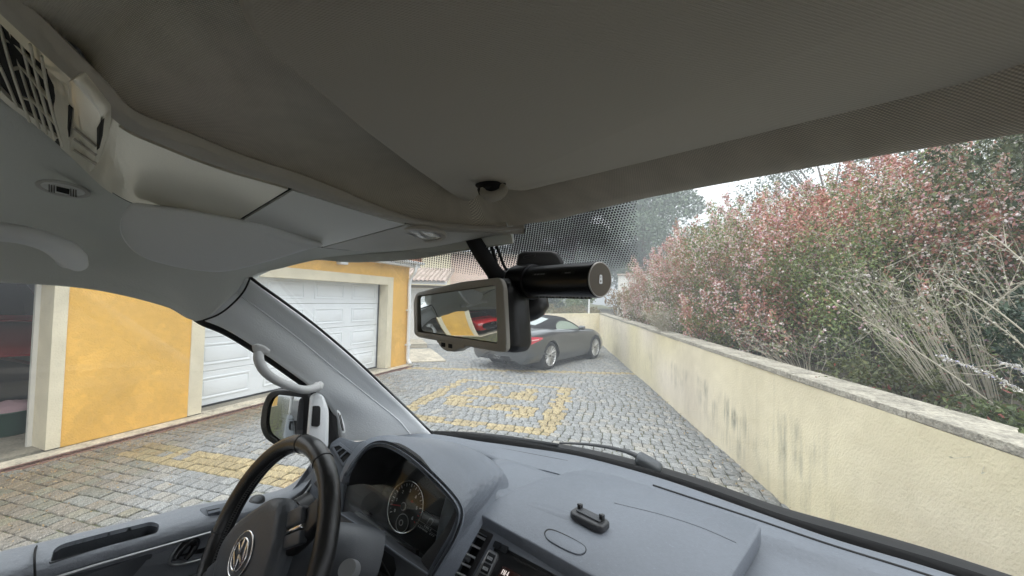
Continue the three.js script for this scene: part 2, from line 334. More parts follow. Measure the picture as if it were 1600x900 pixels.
// ---- stained cream wall with a stone coping
const streak = (seed, spots) => {                                            // rain streaks and lichen: matter with an outline of its own
  const t = new Uint8Array(1024 * 256 * 4), L = 16, H = 1.35, q = vnoise(seed);
  for (let j = 0; j < 256; j++) for (let i = 0; i < 1024; i++) {
    const s = i / 1024 * L, h = j / 256 * H; let c = [0.885, 0.84, 0.73];
    const k = 0.05 * (q(s * 3, h * 3, 256) - 0.5) + 0.035 * (q(s * 14, h * 14, 256) - 0.5) + 0.07 * (q(s * 1.1, h * 1.2, 256) - 0.5); c = c.map(v => v + k); c[2] += 0.08 * (q(s * 0.8 + 40, h * 1.5, 256) - 0.5);
    let m = 0;
    for (const [s0, w, top, len, str] of spots) {
      const a = Math.exp(-Math.pow((s - s0) / w, 2)), dn = (top - h) / len, b = dn > 0 && dn < 1 ? Math.min(1, dn * 5) * (1 - dn) : 0;
      m += 0.5 * str * a * b * Math.max(0, 2.6 * (0.4 * q(s * 16, h * 2.2, 512) + 0.35 * q(s * 40, h * 4, 1024) + 0.25 * q(s * 9, h * 8, 512)) - 1.15) * (0.4 + 1.1 * q(s * 50, h * 22, 1024));
    }
    const foot = Math.max(0, 0.22 - h + 0.16 * (q(s * 4 + 9, 3, 256) - 0.3)) / 0.3; m += foot * Math.max(0, q(s * 18, h * 8, 512) - 0.32) * 1.3;
    m += 0.3 * Math.max(0, q(s * 30, h * 1.2 + 5, 1024) - 0.66) * q(s * 1.4, 2, 64);
    m = Math.min(0.75, m); const d = [0.42, 0.42, 0.38];
    const o = (j * 1024 + i) * 4; for (let z = 0; z < 3; z++) t[o + z] = Math.max(0, Math.min(255, 255 * (c[z] * (1 - m) + d[z] * m))); t[o + 3] = 255;
  }
  const x = new THREE.DataTexture(t, 1024, 256, THREE.RGBAFormat); x.colorSpace = THREE.SRGBColorSpace; x.magFilter = THREE.LinearFilter; x.minFilter = THREE.LinearMipmapLinearFilter; x.generateMipmaps = true; x.wrapS = x.wrapT = THREE.RepeatWrapping; x.repeat.set(1 / L, 1 / H); x.needsUpdate = true; return x;
};
const stoneTex = tex(512, 1.2, (x, y) => { const v = 0.78 + 0.26 * (fbm(x, y, 8, 6) - 0.5) + 0.24 * (fbm(x, y, 90, 2) - 0.5) - (fbm(x, y, 26, 3) > 0.64 ? 0.09 : 0); return [v, v * 0.975, v * 0.92]; });
const copingMat = STD({ map: stoneTex, color: col(0.68, 0.66, 0.62), roughness: 0.9, bumpMap: stuccoBump, bumpScale: 0.008 });
function lowWall(name, label, x0, d0, x1, d1, hA, hB, spots, seed, cope) {
  const dx = x1 - x0, dd = d1 - d0, L = Math.hypot(dx, dd), g = group(name, scene, V3(x0, 0, -d0), Math.atan2(dd, dx));   // local x runs along the wall
  tag(g, label, 'wall');
  const n = 60, th = 0.2, pos = [], uv = [], idx = [], H = s => hA + (hB - hA) * s / L;
  const prof = s => [[0, -0.05], [0, H(s)], [-th, H(s)], [-th, -0.05]];
  const r = rng(seed);
  for (let i = 0; i <= n; i++) { const s = L * i / n; prof(s).forEach(([z, y], k) => { pos.push(s, y, z + 0.006 * Math.sin(s * 1.7)); uv.push(s, k === 0 ? 0 : k === 1 ? y : y + 0.2 * (k - 1)); }); }
  for (let i = 0; i < n; i++) for (let k = 0; k < 3; k++) { const a = i * 4 + k, b = a + 4; idx.push(a, b, a + 1, a + 1, b, b + 1); }
  const geo = new THREE.BufferGeometry(); geo.setAttribute('position', new THREE.Float32BufferAttribute(pos, 3)); geo.setAttribute('uv', new THREE.Float32BufferAttribute(uv, 2)); geo.setIndex(idx);
  mesh('rendered_wall', toCreasedNormals(geo, 0.5), STD({ map: streak(seed, spots), roughness: 0.95, bumpMap: stuccoBump, bumpScale: 0.0035 }), g);
  if (cope) for (let s = 0, k = 0; s < L; k++) {
    const w = Math.min(L - s, 0.85 + r() * 0.3), y = H(s + w / 2);
    const st = new RoundedBoxGeometry(w - 0.008, 0.05, 0.29, 2, 0.008); const p = st.attributes.position;
    for (let i = 0; i < p.count; i++) { const f = inoise.noise(p.getX(i) * 9 + k * 3, p.getY(i) * 20, p.getZ(i) * 14) * 0.006; p.setXYZ(i, p.getX(i), p.getY(i) + f, p.getZ(i) + f); const uvv = st.attributes.uv; uvv.setXY(i, p.getX(i) + k * 1.3, p.getZ(i) + p.getY(i)); }
    const m = mesh('coping_stone', st, copingMat, g); m.position.set(s + w / 2, y + 0.025 + (r() - 0.5) * 0.006, -th / 2 + 0.035); m.rotation.set((r() - 0.5) * 0.02, (r() - 0.5) * 0.015, Math.atan2(hB - hA, L)); s += w;
  }
  return g;
}
lowWall('low_wall', 'long cream rendered low wall with rain streaks and stone coping below the flowering shrubs', wallLine(-0.8), -0.8, wallLine(15.7), 15.7, 1.06, 1.17,
  [[3.95, 0.35, 1.05, 0.8, 1.3], [3.25, 0.3, 0.65, 0.55, 1.3], [5.05, 0.22, 0.95, 0.75, 1.7], [5.6, 0.35, 1.0, 0.6, 1.3], [6.3, 0.3, 1.0, 0.6, 1.1], [7.0, 0.3, 1.02, 0.5, 0.8], [2.5, 0.35, 0.6, 0.5, 0.9], [3.0, 0.16, 0.42, 0.32, 2.2], [4.6, 0.5, 0.9, 0.8, 0.7], [8.5, 0.4, 1.0, 0.5, 0.6], [12, 0.3, 1.1, 0.7, 0.6]], 21, true);
lowWall('low_wall', 'pale cream back wall across the far end behind the sports car', -3.6, 15.2, wallLine(15.7) - 0.02, 15.72, 0.95, 1.2, [[7.2, 0.15, 1.1, 0.8, 0.7], [5, 0.2, 1, 0.6, 0.5]], 22, false);
{ // the planted bank behind the wall
  const pos = [], idx = [], nx = 40, nz = 60;
  for (let j = 0; j <= nz; j++) for (let i = 0; i <= nx; i++) { const d = -2 + j * 0.7, x = wallLine(Math.min(d, 15.9)) + 0.1 + Math.pow(i / nx, 1.3) * 22; pos.push(x, 0.93 + 0.1 * i / nx * 4 + 0.12 * inoise.noise(x * 0.8, d * 0.8, 1) * Math.min(1, i), -d); }
  for (let j = 0; j < nz; j++) for (let i = 0; i < nx; i++) { const a = j * (nx + 1) + i, b = a + nx + 1; idx.push(a, a + 1, b, b, a + 1, b + 1); }
  const g = new THREE.BufferGeometry(); g.setAttribute('position', new THREE.Float32BufferAttribute(pos, 3)); g.setIndex(idx); g.computeVertexNormals();
  tag(mesh('terrain', g, STD({ color: col(0.085, 0.07, 0.045), roughness: 1 })), 'planted earth bank behind the cream wall', null, null, 'structure');
  const g2 = new THREE.PlaneGeometry(40, 40, 20, 20).rotateX(-Math.PI / 2).translate(-10, 0.72, -36); const p = g2.attributes.position; for (let i = 0; i < p.count; i++) p.setY(i, p.getY(i) + Math.max(0, (-p.getZ(i) - 16)) * 0.02 + 0.15 * inoise.noise(p.getX(i) * 0.4, p.getZ(i) * 0.4, 5)); g2.computeVertexNormals();
  tag(mesh('terrain', g2, STD({ color: col(0.13, 0.13, 0.055), roughness: 1 })), 'grassy garden ground beyond the back wall', null, null, 'structure');
}
{ const p = onPlaneW(922, 487, V3(0, 0, -15.6), V3(0, 0, 1)); const g = group('post', scene, V3(p.x, 1.1, -15.85)); mesh('pole', new THREE.CylinderGeometry(0.028, 0.035, 2.2, 10).translate(0, 1.1, 0), M.white, g); mesh('cap', new THREE.CylinderGeometry(0.05, 0.05, 0.06, 10).translate(0, 2.2, 0), M.white, g); tag(g, 'thin white post at the far corner of the cream walls', 'post'); }

// ---- garage building: local x along the front (away from us), local z out towards the drive
const garAng = Math.atan2(garD.y, garD.x);
const garage = group('garage_building', scene, V3(garA.x, 0, -garA.y), garAng);
tag(garage, 'yellow garage building with cream bands, white sectional door and an open bay', 'building');
const garInv = new THREE.Matrix4().makeRotationY(garAng).setPosition(garage.position).invert();
let GAR;
const garN = V3(Math.sin(garAng), 0, Math.cos(garAng));
const onGar = (u, v, z = 0) => onPlaneW(u, v, garage.position.clone().addScaledVector(garN, z), garN).applyMatrix4(garInv);
{
  const yel = STD({ roughness: 0.95, bumpMap: stuccoBump, bumpScale: 0.004, map: tex(512, 2.4, (x, y) => { const v = 0.94 + 0.13 * (fbm(x, y, 5, 6) - 0.5) + 0.05 * (fbm(x, y, 60, 2) - 0.5) + (fbm(x, y, 11, 3) > 0.66 ? 0.03 : 0); return [0.94 * v, 0.74 * v, 0.375 * v]; }) });
  const crm = STD({ roughness: 0.9, bumpMap: stuccoBump, bumpScale: 0.003, map: tex(512, 1.6, (x, y) => { const v = 0.95 + 0.1 * (fbm(x, y, 6, 6) - 0.5) - (fbm(x, y, 40, 2) > 0.72 ? 0.02 : 0); return [0.9 * v, 0.86 * v, 0.76 * v]; }) });
  const inner = STD({ color: col(0.35, 0.34, 0.31), roughness: 0.95 });
  const uvm = g => { const p = g.attributes.position, n = g.attributes.normal, u = g.attributes.uv; for (let i = 0; i < p.count; i++) { const ax = Math.abs(n.getX(i)), ay = Math.abs(n.getY(i)); u.setXY(i, ax > 0.5 ? p.getZ(i) : p.getX(i), ay > 0.5 ? p.getZ(i) : p.getY(i)); } return g; };
  const blk = (x0, x1, y0, y1, z0, z1) => uvm(box(x1 - x0, y1 - y0, z1 - z0, (x0 + x1) / 2, (y0 + y1) / 2, (z0 + z1) / 2));
  const sPost = onGar(69, 708).x, sW = onGar(292, 653).x, sD0 = onGar(313, 648).x, sD1 = onGar(604, 500).x, sB1 = onGar(612, 500).x, sEnd = onGar(637, 500).x;
  const EAVE = 2.42, HD = 1.95, HB = 2.13, T = 0.3;
  const O0 = sPost - 2.3, Y0 = O0 - 2.0, O20 = Y0 - 2.9;
  // yellow walls with thickness
  for (const [a, b, y0] of [[0, sW, 0.02], [sB1, sEnd, 0], [sW, sB1, HB], [sPost, 0, HB], [O0, sPost, HB], [Y0, O0, 0], [O20, Y0, HB], [O20 - 3, O20, 0]]) mesh('wall', blk(a, b, y0, EAVE, -T, 0), yel, garage);
  // cream pilasters and lintels stand proud of the yellow
  const band = [[sPost, 0, 0.03, HB], [sW, sD0, 0.03, HB], [sD1, sB1, 0.03, HB]];
  for (const [a, b, y0, y1] of band) mesh('pilaster', blk(a, b, y0, y1, -T - 0.01, 0.015), crm, garage);
  for (const [a, b] of [[sD0, sD1], [O0, sPost], [O20, Y0]]) mesh('lintel', blk(a, b, HD, HB, -T - 0.01, 0.013), crm, garage);
  for (const [a, b] of [[O0 - 0.28, O0], [Y0, Y0 + 0.28], [O20 - 0.28, O20]]) mesh('pilaster', blk(a, b, 0.03, HB, -T - 0.01, 0.015), crm, garage);
  mesh('door_stop', blk(sPost - 0.035, sPost - 0.001, 0.03, HD, -T - 0.012, -T + 0.03), STD({ color: col(0.62, 0.6, 0.55), roughness: 0.6 }), garage);
  // shell
  mesh('wall', [blk(O20 - 3, sEnd, 0, EAVE, -6.3, -6), blk(sEnd - 0.3, sEnd, 0, EAVE, -6, -T), blk(O20 - 3, O20 - 2.7, 0, EAVE, -6, -T), blk(sW - 0.3, sW, 0, EAVE, -6, -T - 0.02), blk(O0 - 1.0, O0 - 0.8, 0, EAVE, -6, -T - 0.02)], inner, garage);
  mesh('ceiling', blk(O20 - 2.9, sEnd - 0.1, EAVE, EAVE + 0.1, -6.2, -0.02), inner, garage);
  mesh('floor', blk(O20 - 2.7, sEnd - 0.32, -0.04, 0.028, -6, -0.06), STD({ color: col(0.42, 0.40, 0.36), roughness: 0.8, map: stoneTex }), garage);
  // sectional door
  const door = group('garage_door', garage); const dw = sD1 - sD0, dm = STD({ color: col(0.80, 0.83, 0.86), roughness: 0.4 });
  const rows = 4, colsN = Math.round(dw / 0.85), rh = HD / rows;
  for (let r = 0; r < rows; r++) {
    const bul = 0; mesh('door_section', rbox(dw - 0.01, rh - 0.006, 0.04, 0.006, sD0 + dw / 2, 0.05 + rh * r + rh / 2, -T + 0.03 + bul), dm, door);
    for (let c = 0; c < colsN; c++) {
      const cw = dw / colsN, cx = sD0 + cw * (c + 0.5), cy = 0.05 + rh * (r + 0.5), a = cw / 2 - 0.11, b = rh / 2 - 0.09;
      const fr = new THREE.Shape(roundPoly(rect(-a, -b, a, b), 0.01)); fr.holes.push(new THREE.Path(roundPoly(rect(-a + 0.03, -b + 0.03, a - 0.03, b - 0.03), 0.01)));
      const g1 = slab(fr, 0.02, 0.006).translate(cx, cy, -T + 0.06);
      const g2 = slab(new THREE.Shape(roundPoly(rect(-a + 0.05, -b + 0.05, a - 0.05, b - 0.05), 0.01)), 0.02, 0.006).translate(cx, cy, -T + 0.058);
      mesh('panel', [g1, g2], dm, door);
    }
  }
  mesh('door_seal', blk(sD0, sD1, 0.028, 0.055, -T + 0.012, -T + 0.06), M.blackMatt, door);
  mesh('door_track', [blk(sD1 - 0.03, sD1 - 0.002, 0.03, HD, -T + 0.06, -T + 0.075)], STD({ color: col(0.05, 0.05, 0.05), roughness: 0.7 }), door);
  // eaves: white fascia and gutter, roof slab, downpipe
  mesh('fascia', blk(O20 - 3.2, sEnd + 0.18, EAVE, EAVE + 0.13, 0.16, 0.19), M.white, garage);
  mesh('soffit', blk(O20 - 3.2, sEnd + 0.18, EAVE - 0.0, EAVE + 0.02, -0.02, 0.16), M.white, garage);
  mesh('gutter', (() => { const s = new THREE.Shape(); s.absarc(0, 0, 0.065, Math.PI, 2 * Math.PI); s.absarc(0, 0, 0.055, 2 * Math.PI, Math.PI, true); return new THREE.ExtrudeGeometry(s, { depth: sEnd + 0.2 - (O20 - 3.2), bevelEnabled: false }).rotateY(Math.PI / 2).translate(O20 - 3.2, EAVE + 0.13, 0.26); })(), M.white, garage);
  const roof = mesh('roof', box(sEnd + 0.3 - (O20 - 3.3), 0.06, 7.2, 0, 0, 0).rotateX(0.30).translate((sEnd + O20 - 3) / 2, EAVE + 1.2, -3.25), STD({ color: col(0.33, 0.15, 0.08), roughness: 0.9 }), garage);
  const tileG = new THREE.CylinderGeometry(0.09, 0.1, 7.2, 8, 1, true, 0, Math.PI).rotateX(Math.PI / 2); const tiles = [];
  for (let s = O20 - 3.2; s < sEnd + 0.3; s += 0.22) tiles.push(tileG.clone().rotateZ(0).rotateX(0.30).translate(s, EAVE + 1.24, -3.25));
  mesh('roof_tiles', tiles, STD({ color: col(0.36, 0.18, 0.1), roughness: 0.9, side: THREE.DoubleSide }), roof).userData.kind = 'stuff';
  const dp = sEnd - 0.045;
  const pipe = mesh('downpipe', [tube([V3(dp, EAVE + 0.1, 0.24), V3(dp, EAVE - 0.12, 0.2), V3(dp, EAVE - 0.3, 0.075), V3(dp, 1.4, 0.07), V3(dp, 0.35, 0.07), V3(dp, 0.14, 0.075), V3(dp - 0.02, 0.06, 0.16)], 0.042, 40, 10)], M.white, garage);
  for (const y of [1.35, 0.5]) mesh('pipe_clip', box(0.11, 0.035, 0.1, dp, y, 0.062), M.white, pipe);
  mesh('wall_light', rbox(0.2, 0.09, 0.12, 0.02, sD0 + dw * 0.62, 2.33, 0.06), M.white, garage);
  // threshold slab and step
  mesh('threshold', blk(O20 - 3, sEnd, -0.05, 0.018, 0.012, 0.2), STD({ map: stoneTex, color: col(0.85, 0.8, 0.72), roughness: 0.9 }), garage);
  mesh('threshold', blk(sD0 + 0.002, sD1 - 0.002, -0.03, 0.024, -T + 0.075, 0.011), STD({ map: stoneTex, color: col(0.85, 0.8, 0.74), roughness: 0.9 }), garage);
  // slotted drain along the front
  const drain = group('drain_channel', scene, garage.position.clone(), garAng); tag(drain, 'rust brown slotted drain channel along the foot of the yellow garage', 'drain');
  const rust = STD({ color: col(0.14, 0.065, 0.05), roughness: 0.8, map: stoneTex });
  mesh('channel', blk(-3.2, sEnd - 0.2, -0.11, -0.05, 0.205, 0.315), M.blackMatt, drain);
  mesh('channel_edge', [blk(-3.2, sEnd - 0.2, -0.05, 0.012, 0.203, 0.215), blk(-3.2, sEnd - 0.2, -0.05, 0.012, 0.305, 0.317)], STD({ color: col(0.27, 0.15, 0.12), roughness: 0.8 }), drain);
  for (let s = -3; s < sEnd - 0.7; s += 0.5) {
    const sh = new THREE.Shape(rect(0.002, 0, 0.498, 0.088));
    for (let k = 0; k < 8; k++) for (const y of [0.008, 0.047]) sh.holes.push(new THREE.Path(rect(0.012 + k * 0.06 + (y > 0.04 ? 0.02 : 0), y, 0.048 + k * 0.06 + (y > 0.04 ? 0.02 : 0), y + 0.033)));
    mesh('grate', new THREE.ExtrudeGeometry(sh, { depth: 0.012, bevelEnabled: false }).rotateX(Math.PI / 2).translate(s, 0.009, 0.216), rust, drain);
  }
  GAR = { O0, Y0, O20, sPost, sEnd };
}
// ================================================================ THINGS OUTSIDE
const garPt = (s, y, z) => V3(s, y, z).applyMatrix4(new THREE.Matrix4().makeRotationY(garAng).setPosition(garage.position));

// ---- cars: a lofted body shell, other panels cut from the same surface
function loft(st) {                                                          // st: [x, [w, y] x 7] from sill to centre line
  const m = st[0][1].length - 1;
  const prof = st.map(([x, p]) => { const q = p.map(([w, y]) => V3(x, y, w)); return [...q.map(v => V3(v.x, v.y, -v.z)), ...q.slice(0, -1).reverse()]; });
  const n = st.length - 1;
  return (s, t) => spline(prof.map(p => spline(p, t)), s / n);               // s in stations, t 0 (left sill) .. 1 (right sill)
}
function skin(S, s0, s1, t0, t1, off, ns, nt, th = 0.012, eye = V3(2, 8, 0)) {
  const rows = [];
  for (let i = 0; i <= ns; i++) { const r = []; for (let j = 0; j <= nt; j++) { const s = s0 + (s1 - s0) * i / ns, t = t0 + (t1 - t0) * j / nt, e = 1e-3; const p = S(s, t), n = S(s + e * 10, t).sub(p).cross(S(s, t + e).sub(p)).normalize(); const c = V3(p.x, 0.45, 0); if (n.dot(p.clone().sub(c)) < 0) n.negate(); r.push(p.addScaledVector(n, off)); } rows.push(r); }
  return sheet(rows, nt, ns, th, eye);
}
function wheel(r, w, parent, pos, spokes, side) {
  const g = group('wheel', parent, pos);
  const tp = [[r * 0.74, -w / 2], [r * 0.9, -w / 2 - 0.006], [r * 0.97, -w / 2 + 0.015], [r, -w / 4], [r, w / 4], [r * 0.97, w / 2 - 0.015], [r * 0.9, w / 2 + 0.006], [r * 0.74, w / 2]].map(p => V2(...p));
  mesh('tyre', new THREE.LatheGeometry(tp, 40).rotateX(Math.PI / 2), STD({ color: col(0.018, 0.018, 0.018), roughness: 0.85 }), g);
  const rp = [[r * 0.66, -w / 2 + 0.02], [r * 0.76, -w / 2 + 0.005], [r * 0.76, w / 2 - 0.005], [r * 0.78, w / 2 + 0.002], [r * 0.72, w / 2 - 0.01], [r * 0.7, w / 2 - 0.06]].map(p => V2(...p));
  const rim = [new THREE.LatheGeometry(rp, 40).rotateX(Math.PI / 2)], z = side * (w / 2 - 0.012);
  for (let k = 0; k < spokes; k++) for (const q of [-1, 1]) { const a = k / spokes * 2 * Math.PI, b = a + q * 0.13; rim.push(rod(V3(Math.cos(a) * r * 0.12, Math.sin(a) * r * 0.12, z - side * 0.03), V3(Math.cos(b) * r * 0.74, Math.sin(b) * r * 0.74, z), 0.014, 0.012, 5)); }
  rim.push(new THREE.CylinderGeometry(r * 0.17, r * 0.17, 0.05, 16).rotateX(Math.PI / 2).translate(0, 0, z - side * 0.035));
  mesh('rim', rim, STD({ color: col(0.7, 0.7, 0.7), roughness: 0.3, metalness: 0.85 }), g);
  mesh('hub_cap', new THREE.CylinderGeometry(r * 0.08, r * 0.08, 0.012, 14).rotateX(Math.PI / 2).translate(0, 0, z - side * 0.006), M.black, g);
  mesh('brake_disc', new THREE.CylinderGeometry(r * 0.5, r * 0.5, 0.02, 24).rotateX(Math.PI / 2).translate(0, 0, z - side * 0.1), STD({ color: col(0.25, 0.25, 0.25), roughness: 0.5, metalness: 0.6 }), g);
  return g;
}
{ // grey sports car
  const h = V2(0.616, -0.788), th = Math.atan2(0.788, 0.616), rr = V2(0.788, 0.616);
  const rw = onGround(857, 577), ax = 0.95 - 2.18, o = V3(rw.x - ax * h.x - 0.83 * rr.x, 0.005, rw.z - ax * h.y - 0.83 * rr.y);
  const car = group('sports_car', scene, o, th); tag(car, 'dark grey two seat convertible sports car with black soft top and red tail lights', 'car');
  const shift = g => g.translate(-2.18, 0, 0);
  const st = [
    [-0.03, [[0.02, 0.55], [0.03, 0.57], [0.035, 0.6], [0.03, 0.62], [0.025, 0.64], [0.01, 0.645], [0, 0.645]]],
    [0.00, [[0.56, 0.25], [0.68, 0.34], [0.73, 0.55], [0.69, 0.76], [0.60, 0.845], [0.3, 0.87], [0, 0.875]]],
    [0.10, [[0.68, 0.21], [0.81, 0.34], [0.83, 0.56], [0.79, 0.80], [0.68, 0.90], [0.35, 0.935], [0, 0.94]]],
    [0.42, [[0.76, 0.22], [0.87, 0.36], [0.89, 0.58], [0.87, 0.83], [0.76, 0.93], [0.4, 0.96], [0, 0.965]]],
    [0.95, [[0.79, 0.19], [0.89, 0.36], [0.905, 0.62], [0.89, 0.85], [0.79, 0.95], [0.5, 0.97], [0, 0.975]]],
    [1.45, [[0.79, 0.17], [0.885, 0.34], [0.86, 0.58], [0.88, 0.82], [0.80, 0.92], [0.55, 0.95], [0, 0.96]]],
    [2.20, [[0.78, 0.17], [0.865, 0.33], [0.83, 0.56], [0.86, 0.79], [0.80, 0.885], [0.6, 0.9], [0, 0.9]]],
    [2.90, [[0.78, 0.17], [0.865, 0.33], [0.845, 0.57], [0.865, 0.78], [0.78, 0.87], [0.5, 0.90], [0, 0.92]]],
    [3.42, [[0.77, 0.19], [0.87, 0.34], [0.88, 0.58], [0.865, 0.75], [0.76, 0.835], [0.42, 0.805], [0, 0.82]]],
    [3.90, [[0.72, 0.20], [0.83, 0.31], [0.84, 0.48], [0.80, 0.63], [0.70, 0.705], [0.4, 0.69], [0, 0.71]]],
    [4.25, [[0.58, 0.22], [0.68, 0.30], [0.70, 0.43], [0.65, 0.53], [0.55, 0.58], [0.3, 0.59], [0, 0.60]]],
    [4.37, [[0.40, 0.26], [0.49, 0.32], [0.51, 0.41], [0.47, 0.48], [0.4, 0.51], [0.2, 0.525], [0, 0.53]]]];
  const S = loft(st), paint = PHY({ color: col(0.085, 0.093, 0.10), roughness: 0.3, metalness: 0.6, clearcoat: 1, clearcoatRoughness: 0.04 });
  const body = skin(S, 0, 11, 0, 1, 0, 56, 40, 0.02, V3(2, 9, 0));
  const cut = [0.95, 3.42].map(x => new THREE.CylinderGeometry(0.375, 0.375, 2.4, 36).rotateX(Math.PI / 2).translate(x, 0.33, 0));
  mesh('body', shift(csg(body, ...cut)), paint, car);
  mesh('underbody', shift(rbox(4.1, 0.2, 1.5, 0.06, 2.15, 0.3, 0)), M.blackMatt, car);
  for (const x of [0.95, 3.42]) for (const q of [-1, 1]) mesh('wheel_arch', shift(new THREE.CylinderGeometry(0.37, 0.37, 0.5, 30, 1, true).rotateX(Math.PI / 2).translate(x, 0.33, q * 0.6)), STD({ color: col(0.01, 0.01, 0.01), roughness: 0.9, side: THREE.DoubleSide }), car);
  mesh('bumper_crease', shift(skin(S, 1.0, 3.45, 0.888, 0.905, 0.014, 16, 3, 0.01)), paint, car);
  mesh('rear_valance', shift(rbox(0.16, 0.26, 1.5, 0.07, 0.1, 0.37, 0)), paint, car);
  mesh('diffuser', shift(rbox(0.18, 0.12, 0.7, 0.04, 0.09, 0.29, 0)), M.blackMatt, car);
  for (const z of [-0.05, 0.05]) mesh('exhaust_tip', shift(new THREE.LatheGeometry([V2(0.036, -0.08), V2(0.042, -0.08), V2(0.042, 0.08), V2(0.036, 0.08), V2(0.034, -0.07)], 18).rotateZ(Math.PI / 2).translate(0.03, 0.31, z)), M.chrome, car);
  for (const s of [0, 1]) { const t = s ? [0.70, 0.842] : [0.158, 0.30]; const lens = PHY({ color: col(0.62, 0.03, 0.06), roughness: 0.08, clearcoat: 1 }); const tl = mesh('tail_light', shift(sheet(Array.from({ length: 10 }, (_, i) => { const q = i / 9, sv = 1.15 + 2.1 * q, w = 0.032 * (1 - q * q) + 0.006, cc = (s ? 0.772 : 0.228); return [-1, -0.5, 0, 0.5, 1].map(k => { const tt = cc + k * w, p = S(sv, tt), n = S(sv + 0.01, tt).sub(p).cross(S(sv, tt + 0.001).sub(p)).normalize(); if (n.dot(p.clone().sub(V3(1.2, 0.5, 0))) < 0) n.negate(); return p.addScaledVector(n, 0.02); }); }), 8, 14, 0.02, V3(-2, 1, s ? 9 : -9))), lens, car); mesh('light_band', shift(skin(S, 1.3, 2.9, s ? 0.772 : 0.222, s ? 0.778 : 0.228, 0.026, 12, 2, 0.01)), STD({ color: col(0.8, 0.55, 0.55), roughness: 0.2 }), tl); }
  const hw = M.blackMatt;
  const fabric = STD({ color: col(0.012, 0.012, 0.014), roughness: 1 });
  const roofS = loft([
    [0.70, [[0.56, 0.945], [0.52, 0.955], [0.42, 0.96], [0.22, 0.965], [0, 0.967]]],
    [1.05, [[0.72, 0.93], [0.67, 1.0], [0.57, 1.085], [0.35, 1.12], [0, 1.13]]],
    [1.38, [[0.755, 0.91], [0.70, 1.03], [0.61, 1.17], [0.42, 1.232], [0, 1.248]]],
    [1.72, [[0.76, 0.89], [0.71, 1.04], [0.62, 1.2], [0.45, 1.268], [0, 1.285]]],
    [2.12, [[0.76, 0.88], [0.705, 1.02], [0.615, 1.17], [0.45, 1.225], [0, 1.245]]],
    [2.58, [[0.74, 0.875], [0.695, 0.93], [0.61, 1.0], [0.4, 1.04], [0, 1.06]]],
    [2.86, [[0.72, 0.86], [0.69, 0.87], [0.6, 0.88], [0.4, 0.9], [0, 0.92]]]]);
  mesh('soft_top', shift(skin(roofS, 0, 4.1, 0, 1, 0, 30, 30, 0.02, V3(2, 9, 0))), fabric, car);
  const gl = PHY({ color: col(0.02, 0.03, 0.03), roughness: 0.03, clearcoat: 1 });
  mesh('windscreen', shift(skin(roofS, 4.08, 6, 0.06, 0.94, 0.0, 14, 24, 0.01, V3(2, 9, 0))), gl, car);
  mesh('windscreen_frame', [shift(skin(roofS, 4.05, 6, 0.8, 0.95, 0.012, 12, 6, 0.01)), shift(skin(roofS, 4.05, 6, 0.05, 0.2, 0.012, 12, 6, 0.01))].slice(0, 0).concat([4.1].map(s => shift(skin(roofS, s - 0.1, s + 0.1, 0.05, 0.95, 0.01, 3, 24, 0.01, V3(2, 9, 0))))), M.black, car);
  for (const s of [1, -1]) {
    const pt = (x, y) => { const k = (y - 0.88) / 0.32; return V3(x - 0.34, y, s * (0.79 - 0.13 * k)); };
    const low = [[1.72, 0.935], [2.0, 0.925], [2.4, 0.915], [2.75, 0.905], [3.02, 0.9]], top = [[1.76, 1.06], [1.95, 1.145], [2.3, 1.155], [2.62, 1.085], [3.0, 0.91]];
    mesh('side_window', shift(sheet([low.map(p => pt(...p)), top.map(p => pt(...p))], 14, 6, 0.012, V3(2, 1, s * 9))), PHY({ color: col(0.34, 0.42, 0.36), roughness: 0.04, clearcoat: 1 }), car);
    mesh('window_frame', shift(tube([...low, ...top.slice().reverse()].map(p => pt(...p).add(V3(0, 0, s * 0.004))), 0.014, 60, 5, true)), M.black, car);
    const mir = mesh('door_mirror', shift(rbox(0.12, 0.11, 0.19, 0.05, 2.46, 0.95, s * 0.93)), paint, car); mesh('mirror_arm', shift(rod(V3(2.5, 0.88, s * 0.8), V3(2.47, 0.93, s * 0.9), 0.02)), M.black, mir);
    const t = s > 0 ? 0.86 : 0.14;
    const inner = s > 0 ? [0.845, 0.905] : [0.095, 0.155];
    mesh('side_intake', shift(sheet([[V3(1.42, 0.74, s * 0.879), V3(1.44, 0.6, s * 0.868), V3(1.5, 0.47, s * 0.876)], [V3(1.58, 0.72, s * 0.876), V3(1.54, 0.6, s * 0.866), V3(1.6, 0.46, s * 0.872)]], 8, 4, 0.012, V3(1.5, 0.6, s * 9))), M.blackMatt, car);
    for (const x of [1.52, 2.86]) mesh('door_gap', shift(tube([0.45, 0.55, 0.65, 0.75, 0.84].map((y, i) => { let best = null, bd = 9; for (let k = 0; k <= 60; k++) { const q = S(x < 2 ? 5.1 : 6.95, s > 0 ? 0.7 + k * 0.005 : 0.3 - k * 0.005); if (Math.abs(q.y - y) < bd) { bd = Math.abs(q.y - y); best = q; } } return V3(x + 0.03 * i, y, best.z + s * 0.001); }), 0.004, 12, 4)), M.black, car);
    mesh('door_handle', shift(rbox(0.2, 0.025, 0.03, 0.01, 1.85, 0.77, s * 0.872)), paint, car);
    for (const x of [0.95, 3.42]) wheel(0.332, 0.25, car, V3(x - 2.18, 0.33, s * 0.765), 10, s);
  }
  mesh('rear_window', shift(skin(roofS, 0.55, 1.85, 0.3, 0.7, 0.008, 10, 20, 0.01, V3(2, 9, 0))), PHY({ color: col(0.25, 0.3, 0.3), roughness: 0.03, clearcoat: 1 }), car);
  mesh('antenna', shift(rbox(0.08, 0.03, 0.03, 0.01, 1.95, 1.29, 0)), M.red, car);
}
